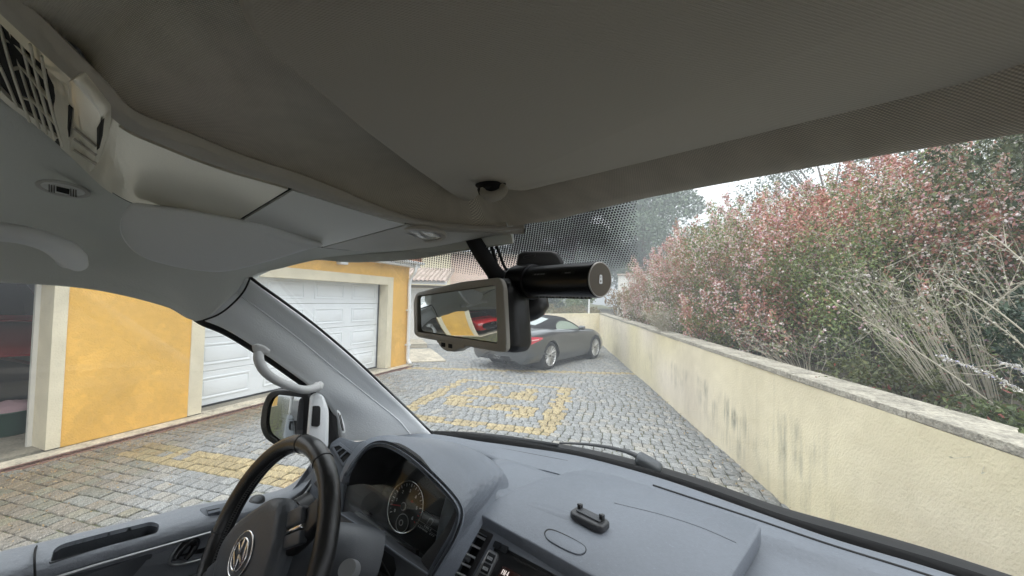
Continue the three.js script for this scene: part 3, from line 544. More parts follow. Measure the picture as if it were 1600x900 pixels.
function redCar(o, ry, label) {
  const car = group('hatchback_car', scene, o, ry); tag(car, label, 'car');
  const S = loft([
    [0.0, [[0.55, 0.35], [0.7, 0.45], [0.72, 0.62], [0.7, 0.85], [0.62, 0.92], [0.3, 0.94], [0, 0.94]]],
    [0.2, [[0.72, 0.22], [0.8, 0.38], [0.82, 0.6], [0.8, 0.88], [0.74, 0.96], [0.4, 0.97], [0, 0.97]]],
    [0.75, [[0.74, 0.2], [0.82, 0.38], [0.84, 0.6], [0.82, 0.88], [0.76, 0.96], [0.4, 0.97], [0, 0.97]]],
    [2.0, [[0.74, 0.2], [0.82, 0.36], [0.84, 0.6], [0.82, 0.86], [0.76, 0.94], [0.4, 0.95], [0, 0.95]]],
    [3.1, [[0.74, 0.2], [0.82, 0.36], [0.83, 0.6], [0.8, 0.8], [0.74, 0.9], [0.4, 0.92], [0, 0.93]]],
    [3.75, [[0.66, 0.24], [0.76, 0.36], [0.78, 0.55], [0.74, 0.68], [0.66, 0.75], [0.3, 0.77], [0, 0.78]]],
    [3.95, [[0.5, 0.3], [0.6, 0.38], [0.62, 0.5], [0.58, 0.6], [0.5, 0.66], [0.2, 0.68], [0, 0.69]]]]);
  const R = loft([
    [0.1, [[0.74, 0.9], [0.7, 1.0], [0.64, 1.1], [0.4, 1.12], [0, 1.12]]],
    [0.35, [[0.76, 0.92], [0.72, 1.1], [0.66, 1.36], [0.45, 1.42], [0, 1.43]]],
    [1.6, [[0.76, 0.92], [0.72, 1.12], [0.64, 1.42], [0.45, 1.48], [0, 1.49]]],
    [2.4, [[0.76, 0.92], [0.72, 1.1], [0.64, 1.38], [0.45, 1.43], [0, 1.44]]],
    [3.2, [[0.74, 0.88], [0.7, 0.92], [0.64, 0.95], [0.4, 0.97], [0, 0.98]]]]);
  const rp = PHY({ color: col(0.42, 0.012, 0.018), roughness: 0.3, clearcoat: 1, clearcoatRoughness: 0.05 }), sh = g => g.translate(-1.97, 0, 0);
  const cut = [0.75, 3.15].map(x => new THREE.CylinderGeometry(0.33, 0.33, 2.4, 28).rotateX(Math.PI / 2).translate(x, 0.3, 0));
  mesh('body', sh(csg(skin(S, 0, 6, 0, 1, 0, 30, 30, 0.02, V3(2, 9, 0)), ...cut)), rp, car);
  mesh('rear_panel', sh(slab(new THREE.Shape(ellipse(0, 0, 0.66, 0.3, 40)), 0.05, 0.02).rotateY(-Math.PI / 2).translate(0.012, 0.65, 0)), rp, car);
  mesh('roof', sh(skin(R, 0, 4, 0, 1, 0, 20, 24, 0.02, V3(2, 9, 0))), rp, car);
  const gl = PHY({ color: col(0.01, 0.012, 0.012), roughness: 0.03, clearcoat: 1 });
  for (const [s0, s1] of [[1.05, 1.9], [2.0, 3.0]]) for (const t of [[0.06, 0.22], [0.78, 0.94]]) mesh('side_window', sh(skin(R, s0, s1, t[0], t[1], 0.008, 6, 6, 0.01)), gl, car);
  mesh('windscreen', sh(skin(R, 3.15, 3.9, 0.27, 0.73, 0.008, 6, 12, 0.01, V3(2, 9, 0))), gl, car); mesh('rear_window', sh(skin(R, 0.1, 0.9, 0.27, 0.73, 0.008, 6, 12, 0.01, V3(2, 9, 0))), gl, car);
  mesh('underbody', sh(rbox(3.6, 0.2, 1.4, 0.06, 1.95, 0.3, 0)), M.blackMatt, car);
  for (const s of [1, -1]) { for (const x of [0.75, 3.15]) wheel(0.3, 0.19, car, V3(x - 1.97, 0.3, s * 0.72), 5, s); mesh('head_light', sh(skin(S, 5.2, 5.9, s > 0 ? 0.72 : 0.2, s > 0 ? 0.8 : 0.28, 0.012, 6, 6, 0.02)), M.lens, car); }
  car.scale.setScalar(1.25); return car;
}
redCar(garPt(GAR.sPost - 0.05, 0.03, -3.75), garAng - Math.PI / 2, 'red car parked in the dark open garage bay at the left edge');
redCar(garPt(GAR.O20 + 1.7, 0.03, -2.3), garAng - Math.PI / 2, 'red car inside the second garage bay, seen only in the rear view mirror');

{ // tub with a cloth inside the open bay
  const p = onGround(16, 678, 0.03), g = group('tub', scene, V3(p.x - 0.06, 0.029, p.z - 0.02)); tag(g, 'dark green plastic tub standing on the floor of the open garage bay', 'tub');
  mesh('bowl', new THREE.LatheGeometry([V2(0, 0), V2(0.17, 0), V2(0.19, 0.02), V2(0.245, 0.25), V2(0.265, 0.255), V2(0.265, 0.275), V2(0.24, 0.275), V2(0.235, 0.26), V2(0.18, 0.03), V2(0, 0.03)], 40), STD({ color: col(0.012, 0.05, 0.03), roughness: 0.45 }), g);
  mesh('rim', new THREE.TorusGeometry(0.26, 0.012, 8, 40).rotateX(Math.PI / 2).translate(0, 0.268, 0), STD({ color: col(0.015, 0.06, 0.035), roughness: 0.4 }), g);
  const c = new THREE.SphereGeometry(0.22, 36, 24).scale(1, 0.5, 1), q = c.attributes.position; for (let i = 0; i < q.count; i++) { const n = 1 + 0.28 * inoise.noise(q.getX(i) * 9, q.getY(i) * 14, q.getZ(i) * 9) + 0.1 * inoise.noise(q.getX(i) * 25, 3, q.getZ(i) * 25); q.setXYZ(i, q.getX(i) * Math.min(1.02, n), q.getY(i) * n, q.getZ(i) * Math.min(1.02, n)); } c.computeVertexNormals();
  const cl = mesh('cloth', c, STD({ color: col(0.42, 0.28, 0.3), roughness: 1 })); cl.position.set(p.x - 0.06, 0.029 + 0.25, p.z - 0.02); tag(cl, 'crumpled pinkish cloth lying in the dark green tub', 'cloth');
}
{ // small wheeled thing by the far end of the wall
  const p = onGround(948, 534), g = group('garden_trolley', scene, V3(p.x, 0, p.z), 0.5); tag(g, 'small white and black trolley with thin wire handle by the far wall', 'trolley');
  mesh('bag', rbox(0.3, 0.36, 0.2, 0.07, 0, 0.3, 0), M.white, g); mesh('stripe', [rbox(0.09, 0.38, 0.215, 0.04, 0.03, 0.3, 0), rbox(0.05, 0.2, 0.21, 0.02, -0.12, 0.2, 0)], M.black, g);
  mesh('frame', tube([V3(-0.13, 0.05, -0.1), V3(-0.13, 0.7, -0.12), V3(-0.1, 0.8, -0.12), V3(0.1, 0.8, -0.12), V3(0.13, 0.7, -0.12), V3(0.13, 0.05, -0.1)], 0.009, 40, 6), M.chrome, g);
  for (const s of [-1, 1]) mesh('wheel', new THREE.CylinderGeometry(0.07, 0.07, 0.03, 18).rotateZ(Math.PI / 2).translate(s * 0.16, 0.07, -0.06), M.black, g);
}
{ // set-back white outbuilding with a tiled roof, between the garage and the far house
  const g = group('outbuilding', scene, V3(-4.55, 0, -13.6), garAng - 1.2); tag(g, 'low white outbuilding with clay tile roof and white fascia behind the yellow garage', 'building');
  const L = 4, wm = STD({ color: col(0.78, 0.77, 0.74), roughness: 0.9, bumpMap: stuccoBump, bumpScale: 0.004 });
  mesh('wall', box(L, 2.0, 0.25, 0, 1.0, -0.2), wm, g); mesh('wall', box(0.25, 2.0, 3, L / 2 - 0.126, 1.0, -1.83), wm, g);
  mesh('beam', box(L + 0.3, 0.1, 0.12, 0, 2.06, 0.0), STD({ color: col(0.2, 0.16, 0.12), roughness: 0.9 }), g);
  mesh('fascia', box(L + 0.5, 0.12, 0.03, 0, 2.2, 0.32), M.white, g);
  mesh('door', rbox(0.9, 1.85, 0.05, 0.01, -0.4, 0.95, -0.06), STD({ color: col(0.6, 0.6, 0.58), roughness: 0.6 }), g);
  const t = new THREE.CylinderGeometry(0.07, 0.08, 0.4, 8, 1, true, 0, Math.PI).rotateZ(Math.PI / 2).rotateY(-Math.PI / 2), tm = [0, 1, 2].map(k => STD({ color: col(0.33 + k * 0.05, 0.26 + 0.04 * k, 0.21 + 0.04 * k), roughness: 0.95, side: THREE.DoubleSide })), r = rng(5);
  const roof = group('roof', g); mesh('roof_deck', box(L + 0.5, 0.04, 1.9, 0, 0, 0).rotateX(0.30).translate(0, 2.50, -0.6), tm[0], roof);
  const lists = [[], [], []];
  for (let c = 0; c < 29; c++) for (let k = 0; k < 5; k++) lists[Math.floor(r() * 3)].push(t.clone().rotateX(0.36).translate(-L / 2 - 0.2 + c * 0.155, 2.28 + k * 0.112, 0.24 - k * 0.36));
  lists.forEach((l, k) => { mesh('roof_tile', l, tm[k], roof).userData.kind = 'stuff'; });
}
{ const g = group('house', scene, V3(-5, 0, -27), 0.15); tag(g, 'tall cream and pink house far behind the tiled outbuilding', 'building');
  const w1 = STD({ color: col(0.72, 0.62, 0.42), roughness: 0.9 }), w2 = STD({ color: col(0.7, 0.5, 0.4), roughness: 0.9 });
  mesh('wall', box(4, 5.2, 5, -1.4, 2.6, 0), w1, g); mesh('wall', box(4.6, 4.6, 4.6, 2.9, 2.3, -0.4), w2, g); mesh('roof', [box(4.5, 0.15, 5.6, -1.4, 5.28, 0), box(5, 0.15, 5, 2.9, 4.68, -0.4)], STD({ color: col(0.5, 0.42, 0.34), roughness: 0.9 }), g);
  for (const [x, y] of [[3.8, 3.0]]) { const f = mesh('window', box(0.9, 1.1, 0.08, x, y, x < 1 ? 2.54 : 1.94), M.white, g); mesh('pane', box(0.7, 0.9, 0.03, x, y, x < 1 ? 2.575 : 1.975), M.blackGloss, f); } }
{ const g = group('white_wall', scene, onPlaneW(982, 470, V3(0, 0, -20), V3(0, 0, 1)).setY(0.7), -0.25); tag(g, 'white garden building wall glimpsed beyond the far corner, left of the shrubs', 'building'); mesh('wall', box(2.6, 2.6, 0.3, 0.75, 1.1, 0), STD({ color: col(0.8, 0.77, 0.72), roughness: 0.9 }), g); mesh('coping', box(2.7, 0.08, 0.42, 0.75, 2.44, 0), STD({ color: col(0.5, 0.42, 0.36), roughness: 0.9 }), g); }
{ const a = onGround(672, 566), g = mesh('pavement', [box(1.5, 0.12, 2.4, 0, -0.03, 0), box(2.6, 0.25, 2.0, -0.6, 0.02, -2.6)].map(x => x.rotateY(0.38)), STD({ map: stoneTex, color: col(0.85, 0.8, 0.72), roughness: 0.9 })); g.position.set(a.x - 0.75, 0, a.z - 1.0); tag(g, 'pale concrete slab at the far corner of the garage', null, null, 'structure'); }

// ---- plants
const leafG = (() => { const g = new THREE.BufferGeometry(); g.setAttribute('position', new THREE.Float32BufferAttribute([0, 0, 0, 0.24, 0.45, 0.06, 0, 1, -0.08, -0.24, 0.45, 0.06, 0, 0.5, -0.02], 3)); g.setIndex([0, 1, 4, 1, 2, 4, 2, 3, 4, 3, 0, 4]); g.computeVertexNormals(); return g; })();
const flowerG = (() => { const l = []; for (let k = 0; k < 4; k++) l.push(clean(leafG.clone().scale(1.1, 0.7, 1).rotateX(0.7).rotateY(k * Math.PI / 2))); return mergeGeometries(l); })();
const leafM = PHY({ color: 0xffffff, roughness: 0.6, transmission: 0.25, thickness: 0, side: THREE.DoubleSide });
const leafM2 = STD({ color: 0xffffff, roughness: 0.7, side: THREE.DoubleSide });
function scatter(name, geo, mat, list, parent) {                             // list of [pos, size, colour, lean]
  const im = new THREE.InstancedMesh(geo, mat, list.length), q = new THREE.Quaternion(), q2 = new THREE.Quaternion();
  list.forEach(([p, s, c, d], i) => { q.setFromUnitVectors(V3(0, 1, 0), d); q2.setFromAxisAngle(V3(0, 1, 0), (i * 2.399) % 6.283); q.multiply(q2); im.setMatrixAt(i, new THREE.Matrix4().compose(p, q, V3(s, s, s))); im.setColorAt(i, c); });
  im.name = name; im.userData.kind = 'stuff'; im.castShadow = im.receiveShadow = true; parent.add(im); return im;
}
const rdir = r => { const z = r() * 2 - 1, a = r() * 6.283, k = Math.sqrt(1 - z * z); return V3(k * Math.cos(a), z, k * Math.sin(a)); };
const barkM = STD({ color: col(0.13, 0.10, 0.075), roughness: 0.95 });
function shrub(name, label, cat, pos, o, grp) {
  const r = rng(o.seed), g = group(name, scene, pos); tag(g, label, cat, grp);
  const stems = [], leaves = [], flowers = [];
  for (let k = 0; k < o.n; k++) {
    const lowOne = o.skirt && k % 3 === 0, a = r() * 6.283, spread = lowOne ? 0.75 + 0.4 * r() : Math.sqrt(r()), H = o.h * (lowOne ? 0.12 + 0.4 * r() : 0.55 + 0.5 * r()) * (1 - 0.28 * spread * spread), out = o.w * spread;
    const b = V3(Math.cos(a) * out * 0.25, -0.1, Math.sin(a) * out * 0.25), e = V3(Math.cos(a) * out, H, Math.sin(a) * out * (o.wz || 1)), m = b.clone().lerp(e, 0.55).add(V3(0, H * 0.14, 0)).addScaledVector(rdir(r), 0.15);
    if (o.droop) e.y -= o.droop * H * spread;
    const pts = [b, m, e, e.clone().add(V3(Math.cos(a) * 0.12, o.tip * (0.3 + r()) , Math.sin(a) * 0.12))], c = new THREE.CatmullRomCurve3(pts);
    if (k % (o.stemEvery || 2) === 0) stems.push(taper(pts, [0.011 * o.stem, 0.007 * o.stem, 0.004 * o.stem, 0.002 * o.stem], 9, 4));
    const L = c.getLength(), N = Math.round(L * o.dens);
    for (let i = 0; i < N; i++) {
      const t = (o.bare || 0.12) + (1 - (o.bare || 0.12)) * Math.pow(r(), 0.8), p = c.getPoint(t), sp = o.puff * (t > 0.86 ? 0.3 : 1) * Math.cbrt(r());
      p.addScaledVector(rdir(r), sp); const d = c.getTangent(t).lerp(rdir(r), 0.75).normalize();
      const tint = o.leaf(r, t, p, inoise.noise(p.x * 0.9 + pos.x, p.y * 0.9, p.z * 0.9 + pos.z));
      leaves.push([p, o.size * (0.7 + 0.6 * r()), tint, d]);
      if (o.fl && t > 0.45 && r() < o.fl * (0.4 + t) * Math.max(0.1, 0.7 + 1.2 * inoise.noise(p.x * 1.3 + 7, p.y * 1.3, p.z * 1.3 + pos.z))) for (let z = 0; z < 2; z++) flowers.push([p.clone().addScaledVector(rdir(r), 0.035), o.fsize * (0.7 + 0.6 * r()), r() < 0.55 ? col(0.88, 0.78, 0.77) : col(0.74, 0.40 + 0.2 * r(), 0.43 + 0.14 * r()), rdir(r)]);
    }
  }
  if (stems.length) mesh('stems', stems, o.stemM || barkM, g);
  scatter('foliage', leafG, o.thin === false ? leafM2 : leafM, leaves, g);
  if (flowers.length) scatter('flowers', flowerG, leafM2, flowers, g);
  return g;
}
const mixc = (a, b, t) => col(a[0] + (b[0] - a[0]) * t, a[1] + (b[1] - a[1]) * t, a[2] + (b[2] - a[2]) * t);
const abelia = (redness) => (r, t, p, n) => { const k = r(); const red = 0.95 * redness * Math.max(0, Math.min(1, (t - 0.4) * 1.4 + n * 1.5)); if (k < red) return mixc([0.44, 0.17, 0.13], [0.68, 0.36, 0.29], r()); if (k > 0.9) return mixc([0.36, 0.36, 0.13], [0.44, 0.40, 0.18], r()); return mixc([0.12, 0.19, 0.065], [0.34, 0.41, 0.15], r()); };
const bank = (d, off, y = 0.95) => V3(wallLine(d) + off, y, -d);
{
  const H = [
    ['tall flowering shrub with pink and white blossom and russet leaves, nearest behind the cream wall', 4.6, 1.75, 2.2, 1.35, 0.85, 0.045, 31],
    ['pink blossoming russet shrub in the middle of the row behind the cream wall', 6.3, 1.5, 2.35, 1.4, 0.85, 0.075, 32],
    ['pale pink blossoming shrub, second from the far end behind the cream wall', 8.4, 1.5, 2.25, 1.45, 0.75, 0.09, 33],
    ['blossoming shrub with pinkish leaves at the far end of the row behind the cream wall', 10.8, 1.5, 1.95, 1.5, 0.7, 0.09, 34],
    ['russet shrub with few flowers standing behind the nearest blossoming shrub', 5.4, 3.3, 2.95, 1.5, 0.95, 0.04, 35],
    ['green and russet shrub standing behind the pale pink shrubs', 8.2, 3.6, 3.0, 1.6, 0.8, 0.06, 36]];
  for (const [label, d, off, h, w, red, fl, seed] of H) shrub('flowering_shrub', label, 'shrub', bank(d, off), { seed, skirt: 1, n: 230, h, w, tip: 0.42, dens: 125, puff: 0.14, size: 0.040, stem: 1, leaf: abelia(red), fl: fl * 2.3, fsize: 0.034, bare: 0.1 }, 'blossoming shrubs above the low wall');
  shrub('green_shrub', 'loose tall green shrub at the right edge behind the bare stems', 'shrub', bank(3.3, 2.6), { seed: 41, n: 110, h: 2.9, w: 1.3, tip: 0.3, dens: 60, puff: 0.16, size: 0.05, stem: 1.2, leaf: (r, t) => mixc([0.04, 0.07, 0.025], [0.13, 0.15, 0.06], r()), fl: 0.012, fsize: 0.035 });
  shrub('green_shrub', 'tall thin green tree-like shrub rising behind the russet shrub at upper right', 'shrub', bank(5.2, 4.8), { seed: 42, n: 120, h: 4.3, w: 2.0, tip: 0.5, dens: 40, puff: 0.2, size: 0.055, stem: 1.6, leaf: (r, t) => mixc([0.05, 0.075, 0.03], [0.15, 0.15, 0.06], r()), fl: 0, fsize: 0.03 });
  shrub('green_shrub', 'dark green low shrub beside the wall at the right edge', 'shrub', bank(2.25, 1.15, 0.9), { seed: 43, n: 60, h: 0.95, w: 0.65, tip: 0.1, dens: 110, puff: 0.1, size: 0.042, stem: 0.8, leaf: (r) => mixc([0.02, 0.05, 0.03], [0.06, 0.1, 0.05], r()), fl: 0 });
  shrub('green_shrub', 'small yellow green shrub leaning over the wall coping below the pink blossom', 'shrub', bank(6.0, 0.45, 0.9), { seed: 44, n: 40, h: 0.7, w: 0.5, tip: 0.1, dens: 80, puff: 0.08, size: 0.04, stem: 0.7, leaf: (r) => mixc([0.1, 0.13, 0.03], [0.24, 0.26, 0.06], r()), fl: 0 });
  shrub('green_shrub', 'low fern green clump under the bare grey stems beside the coping', 'shrub', bank(3.0, 0.6, 0.92), { seed: 45, n: 44, h: 0.5, w: 0.55, tip: 0.05, dens: 120, puff: 0.06, size: 0.04, stem: 0.6, leaf: (r) => r() < 0.03 ? col(0.3, 0.06, 0.04) : mixc([0.06, 0.08, 0.02], [0.18, 0.19, 0.06], r()), fl: 0, droop: 0.5 });
  shrub('green_shrub', 'low green and reddish clump on the bank at the lower right edge', 'shrub', bank(1.85, 0.55, 0.92), { seed: 46, n: 40, h: 0.42, w: 0.5, tip: 0.05, dens: 120, puff: 0.06, size: 0.035, stem: 0.6, leaf: (r) => r() < 0.06 ? col(0.28, 0.07, 0.05) : mixc([0.05, 0.08, 0.02], [0.16, 0.2, 0.06], r()), fl: 0, droop: 0.5 });
  // pale bare stems fanning up from behind the coping
  const grey = STD({ color: col(0.44, 0.40, 0.32), roughness: 0.9 });
  function fan(label, pos, n, h, w, seed, lean, thick) {
    const r = rng(seed), g = group('bare_shrub', scene, pos); tag(g, label, 'shrub'); const L = [], buds = [];
    for (let k = 0; k < n; k++) {
      const a = r() * 6.283, s = Math.sqrt(r()), H = h * (0.5 + 0.55 * r()), b = V3(Math.cos(a) * s * 0.12, -0.05, Math.sin(a) * s * 0.12), e = V3(Math.cos(a) * s * w + lean.x * H, H, Math.sin(a) * s * w + lean.z * H), m = b.clone().lerp(e, 0.5).add(V3((r() - 0.5) * 0.12, 0.08, (r() - 0.5) * 0.12));
      const tip = e.clone().add(V3((r() - 0.5) * 0.25, -0.02 + r() * 0.1, (r() - 0.5) * 0.25)), c = new THREE.CatmullRomCurve3([b, m, e, tip]);
      L.push(taper([b, m, e, tip], [0.0045 * thick, 0.0036 * thick, 0.0026 * thick, 0.0014 * thick], 10, 4));
      for (let q = 0; q < 2; q++) { const t = 0.35 + 0.6 * r(), p = c.getPoint(t), d = c.getTangent(t).lerp(rdir(r), 0.4).normalize().multiplyScalar(0.06 + 0.16 * r()); L.push(taper([p, p.clone().add(d), p.clone().addScaledVector(d, 1.6).add(V3(0, 0.03, 0))], [0.0026 * thick, 0.0018 * thick, 0.001 * thick], 5, 3)); for (let z = 0; z < 3; z++) buds.push([p.clone().addScaledVector(d, 0.5 + r()), 0.016 + 0.014 * r(), r() < 0.5 ? col(0.5, 0.48, 0.42) : col(0.3, 0.32, 0.2), rdir(r)]); }
    }
    mesh('stems', L, grey, g); scatter('seed_heads', leafG, leafM2, buds, g);
  }
  fan('large fan of pale bare stems rising behind the wall coping in front of green shrubs', bank(2.5, 0.6, 0.93), 75, 1.1, 0.36, 51, V3(-0.32, 0, -0.3), 0.8);
  fan('second fan of thin pale bare stems behind the large fan', bank(2.35, 1.1, 0.93), 45, 1.25, 0.45, 52, V3(-0.12, 0, -0.1), 0.8);
  fan('low dry pale stems spreading along the coping towards the far end', bank(3.9, 0.42, 0.93), 30, 0.5, 0.62, 53, V3(-0.25, 0, -0.1), 0.8);
  fan('dry twig spray hanging over the wall coping below the far pink shrubs', bank(7.3, 0.1, 1.0), 50, 0.5, 0.4, 54, V3(-0.5, 0, 0.1), 1.6);
  { const g = group('flower_spray', scene, bank(1.7, 0.5, 0.93)); tag(g, 'long pale twigs with small whitish flower spikes reaching in from the right edge', 'twigs'); const r = rng(61), L = [], B = [];
    for (const [u0, v0, u1, v1, d0, d1, fl] of [[1640, 695, 1300, 470, 2.0, 2.6, 0], [1640, 640, 1466, 556, 1.95, 2.15, 1], [1640, 612, 1560, 566, 1.95, 2.1, 1], [1650, 560, 1460, 425, 2.0, 2.4, 0], [1650, 470, 1540, 360, 2.1, 2.4, 0], [1660, 600, 1500, 470, 2.0, 2.3, 0], [1640, 700, 1530, 720, 1.75, 1.8, 0], [1640, 420, 1530, 500, 2.1, 2.3, 0]]) {
      const a = atDepth(u0, v0, d0), b = atDepth(u1, v1, d1), m = a.clone().lerp(b, 0.5).add(V3(0, 0.035, 0)); const pts = [a, m, b].map(p => g.worldToLocal(p.clone())); g.updateMatrixWorld(); const loc = [a, m, b].map(p => p.clone().sub(g.position)); const c = new THREE.CatmullRomCurve3(loc);
      L.push(taper(loc, [0.005, 0.004, 0.0022], 14, 5));
      for (let k = 0; k < 6; k++) { const t = 0.2 + 0.75 * r(), p = c.getPoint(t), d = c.getTangent(t).lerp(rdir(r), 0.5).multiplyScalar(0.1 + 0.1 * r()); L.push(taper([p, p.clone().add(d)], [0.0024, 0.001], 4, 4)); B.push([p.clone().add(d), 0.02, col(0.4, 0.38, 0.28), rdir(r)]); }
      if (fl) for (let k = 0; k < 150; k++) { const t = 0.1 + 0.9 * r(); B.push([c.getPoint(t).addScaledVector(rdir(r), 0.008), 0.014 + 0.006 * r(), k % 5 ? col(0.72, 0.70, 0.68) : col(0.45, 0.42, 0.6), rdir(r)]); }
      else for (let k = 0; k < 14; k++) { const t = 0.3 + 0.7 * r(); B.push([c.getPoint(t), 0.02, col(0.55, 0.52, 0.45), rdir(r)]); }
    }
    mesh('stems', L, grey, g); scatter('seed_heads', leafG, leafM2, B, g); }
}
function tree(label, pos, h, w, seed, dark, light, n, size, clumps) {
  const r = rng(seed), g = group('tree', scene, pos); tag(g, label, 'tree'); const limbs = [taper([V3(0, -0.3, 0), V3(0.1, h * 0.3, 0), V3(0, h * 0.75, 0.1)], [0.03 * h, 0.022 * h, 0.008 * h], 10, 8)], L = [];
  for (let k = 0; k < clumps; k++) {
    const a = r() * 6.283, y = h * (0.28 + 0.72 * Math.pow(r(), 0.8)), k2 = Math.sin(Math.min(1, (y / h - 0.12) / 0.95) * Math.PI) * 0.9 + 0.15, rr = w * k2 * Math.sqrt(r()), c = V3(Math.cos(a) * rr, y, Math.sin(a) * rr), cr = w * (0.16 + 0.16 * r());
    limbs.push(taper([V3(0, Math.min(y * 0.75, h * 0.6), 0), c.clone().multiplyScalar(0.6).setY(y * 0.85), c], [0.01 * h, 0.005 * h, 0.002 * h], 6, 5));
    for (let i = 0; i < n / clumps; i++) { const d = rdir(r), p = c.clone().addScaledVector(d, cr * Math.cbrt(r())); p.y -= 0.1 * cr; L.push([p, size * (0.7 + 0.6 * r()), mixc(dark, light, r()), d.lerp(rdir(r), 0.6).normalize()]); }
  }
  mesh('trunk', limbs, barkM, g); scatter('crown', leafG, leafM2, L, g); return g;
}
tree('large hazy dark green tree far beyond the wall, left of the pink shrubs', V3(9.2, 0.6, -27), 10.2, 4.4, 71, [0.085, 0.13, 0.085], [0.2, 0.26, 0.16], 34000, 0.22, 60);
tree('grey green tree beyond the white garden wall, behind the dash camera', V3(5.0, 0.6, -31), 9.5, 3.8, 72, [0.09, 0.13, 0.09], [0.21, 0.27, 0.17], 26000, 0.22, 54);
tree('broad dark tree behind the back wall, hidden mostly by the dotted windscreen band', V3(0.2, 0.6, -34), 13, 6, 73, [0.03, 0.055, 0.03], [0.1, 0.13, 0.07], 26000, 0.26, 54);
tree('tall dark tree behind the shrubs at the far right', V3(13.5, 0.8, -16), 8.2, 3.6, 74, [0.035, 0.06, 0.025], [0.11, 0.14, 0.06], 12000, 0.13, 44);
shrub('green_shrub', 'bright green garden bush seen below the dash camera', 'shrub', V3(3.0, 0.75, -21), { seed: 81, n: 60, h: 1.7, w: 1.6, tip: 0.15, dens: 60, puff: 0.2, size: 0.12, stem: 1.5, leaf: r => mixc([0.08, 0.14, 0.03], [0.2, 0.26, 0.06], r()), fl: 0 });
shrub('green_shrub', 'dark bluish green bush behind the back wall near the mirror stalk', 'shrub', V3(1.4, 0.75, -20), { seed: 82, n: 60, h: 1.5, w: 1.3, tip: 0.1, dens: 60, puff: 0.2, size: 0.11, stem: 1.5, leaf: r => mixc([0.02, 0.05, 0.03], [0.06, 0.1, 0.06], r()), fl: 0 });
shrub('brown_shrub', 'low brown leaved vine bush above the far end of the low wall', 'shrub', bank(14.2, 0.8, 0.95), { seed: 83, n: 60, h: 1.3, w: 0.95, tip: 0.15, dens: 26, puff: 0.12, size: 0.085, stem: 2, leaf: r => mixc([0.2, 0.11, 0.04], [0.36, 0.24, 0.09], r()), fl: 0 });
shrub('brown_shrub', 'ochre leaved bush left of the flowering shrubs on the bank', 'shrub', bank(12.6, 1.0, 0.95), { seed: 84, n: 60, h: 1.2, w: 0.9, tip: 0.15, dens: 26, puff: 0.12, size: 0.08, stem: 2, leaf: r => mixc([0.18, 0.14, 0.05], [0.34, 0.27, 0.1], r()), fl: 0 });
shrub('brown_shrub', 'dry reddish undergrowth along the top of the back wall', 'shrub', V3(1.5, 0.8, -16.8), { seed: 85, n: 70, h: 0.7, w: 2.6, wz: 0.3, tip: 0.05, dens: 60, puff: 0.12, size: 0.07, stem: 1, leaf: r => mixc([0.2, 0.15, 0.06], [0.32, 0.28, 0.12], r()), fl: 0 });
{ const r = rng(91), L = []; for (let k = 0; k < 900; k++) { const d = 1 + 11 * r() * r(), x = wallLine(d) - 0.05 - 1.0 * Math.pow(r(), 2.4), y = 0.016; L.push([V3(x, y, -d), 0.02 + 0.02 * r(), r() < 0.4 ? col(0.62, 0.56, 0.5) : mixc([0.3, 0.2, 0.1], [0.42, 0.34, 0.22], r()), V3(r() - 0.5, 0.15, r() - 0.5).normalize()]); }
  for (let k = 0; k < 5200; k++) { const s = -2.4 + 7 * r(), z = 0.34 + 1.7 * r() * r(), p = garPt(s, 0.016, z); L.push([p, 0.012 + 0.022 * r() * r(), mixc([0.28, 0.17, 0.08], [0.4, 0.3, 0.16], r()), V3(r() - 0.5, 0.15, r() - 0.5).normalize()]); }
  const im = scatter('fallen_leaves', leafG, leafM2, L, scene); tag(im, 'fallen petals and dry leaves along the wall foot and the drain', null, null, 'stuff'); }
// ================================================================ THE VAN WE SIT IN
// local x to the van's right (0 on its centre line), y up, z backwards; f = -z is the distance ahead of the viewer
const PSI = rad(31), EX = 0.22;
const vRight = V3(Math.cos(PSI), 0, Math.sin(PSI));
const van = group('van', scene, vRight.clone().multiplyScalar(-EX), -PSI);
tag(van, 'white van seen from its front passenger seat, grey dashboard and pale roof lining', 'van');
van.updateMatrixWorld(true);
const vInv = van.matrixWorld.clone().invert(), toVan = p => p.clone().applyMatrix4(vInv), EYEV = toVan(CP);
const vr = (u, v) => rayDir(u, v).transformDirection(vInv).multiplyScalar(rayDir(u, v).length());
const D = (u, v, d) => EYEV.clone().addScaledVector(vr(u, v), d);            // at camera depth d
const Fw = (u, v, f) => { const r = vr(u, v); return EYEV.clone().addScaledVector(r, f / -r.z); };
const Hh = (u, v, h) => { const r = vr(u, v); return EYEV.clone().addScaledVector(r, (h - EYE) / r.y); };
const Xx = (u, v, x) => { const r = vr(u, v); return EYEV.clone().addScaledVector(r, (x - EX) / r.x); };
const onPl = (pl, u, v) => { const r = vr(u, v), t = pl.n.dot(pl.o.clone().sub(EYEV)) / pl.n.dot(r); return EYEV.clone().addScaledVector(r, t); };
const px = (pl, list) => list.map(([u, v]) => pl.flat(onPl(pl, u, v)));
const vmesh = (n, g, m, p = van, label) => mesh(n, g, m, p, label);
const sh2 = (rows, nu, nv, th = 0.012) => sheet(rows, nu, nv, th, EYEV);
const plate = (pl, list, th, o = {}) => slabAt(pl, px(pl, list), th, { ...o, holes: (o.holes || []).map(h => px(pl, h)) });

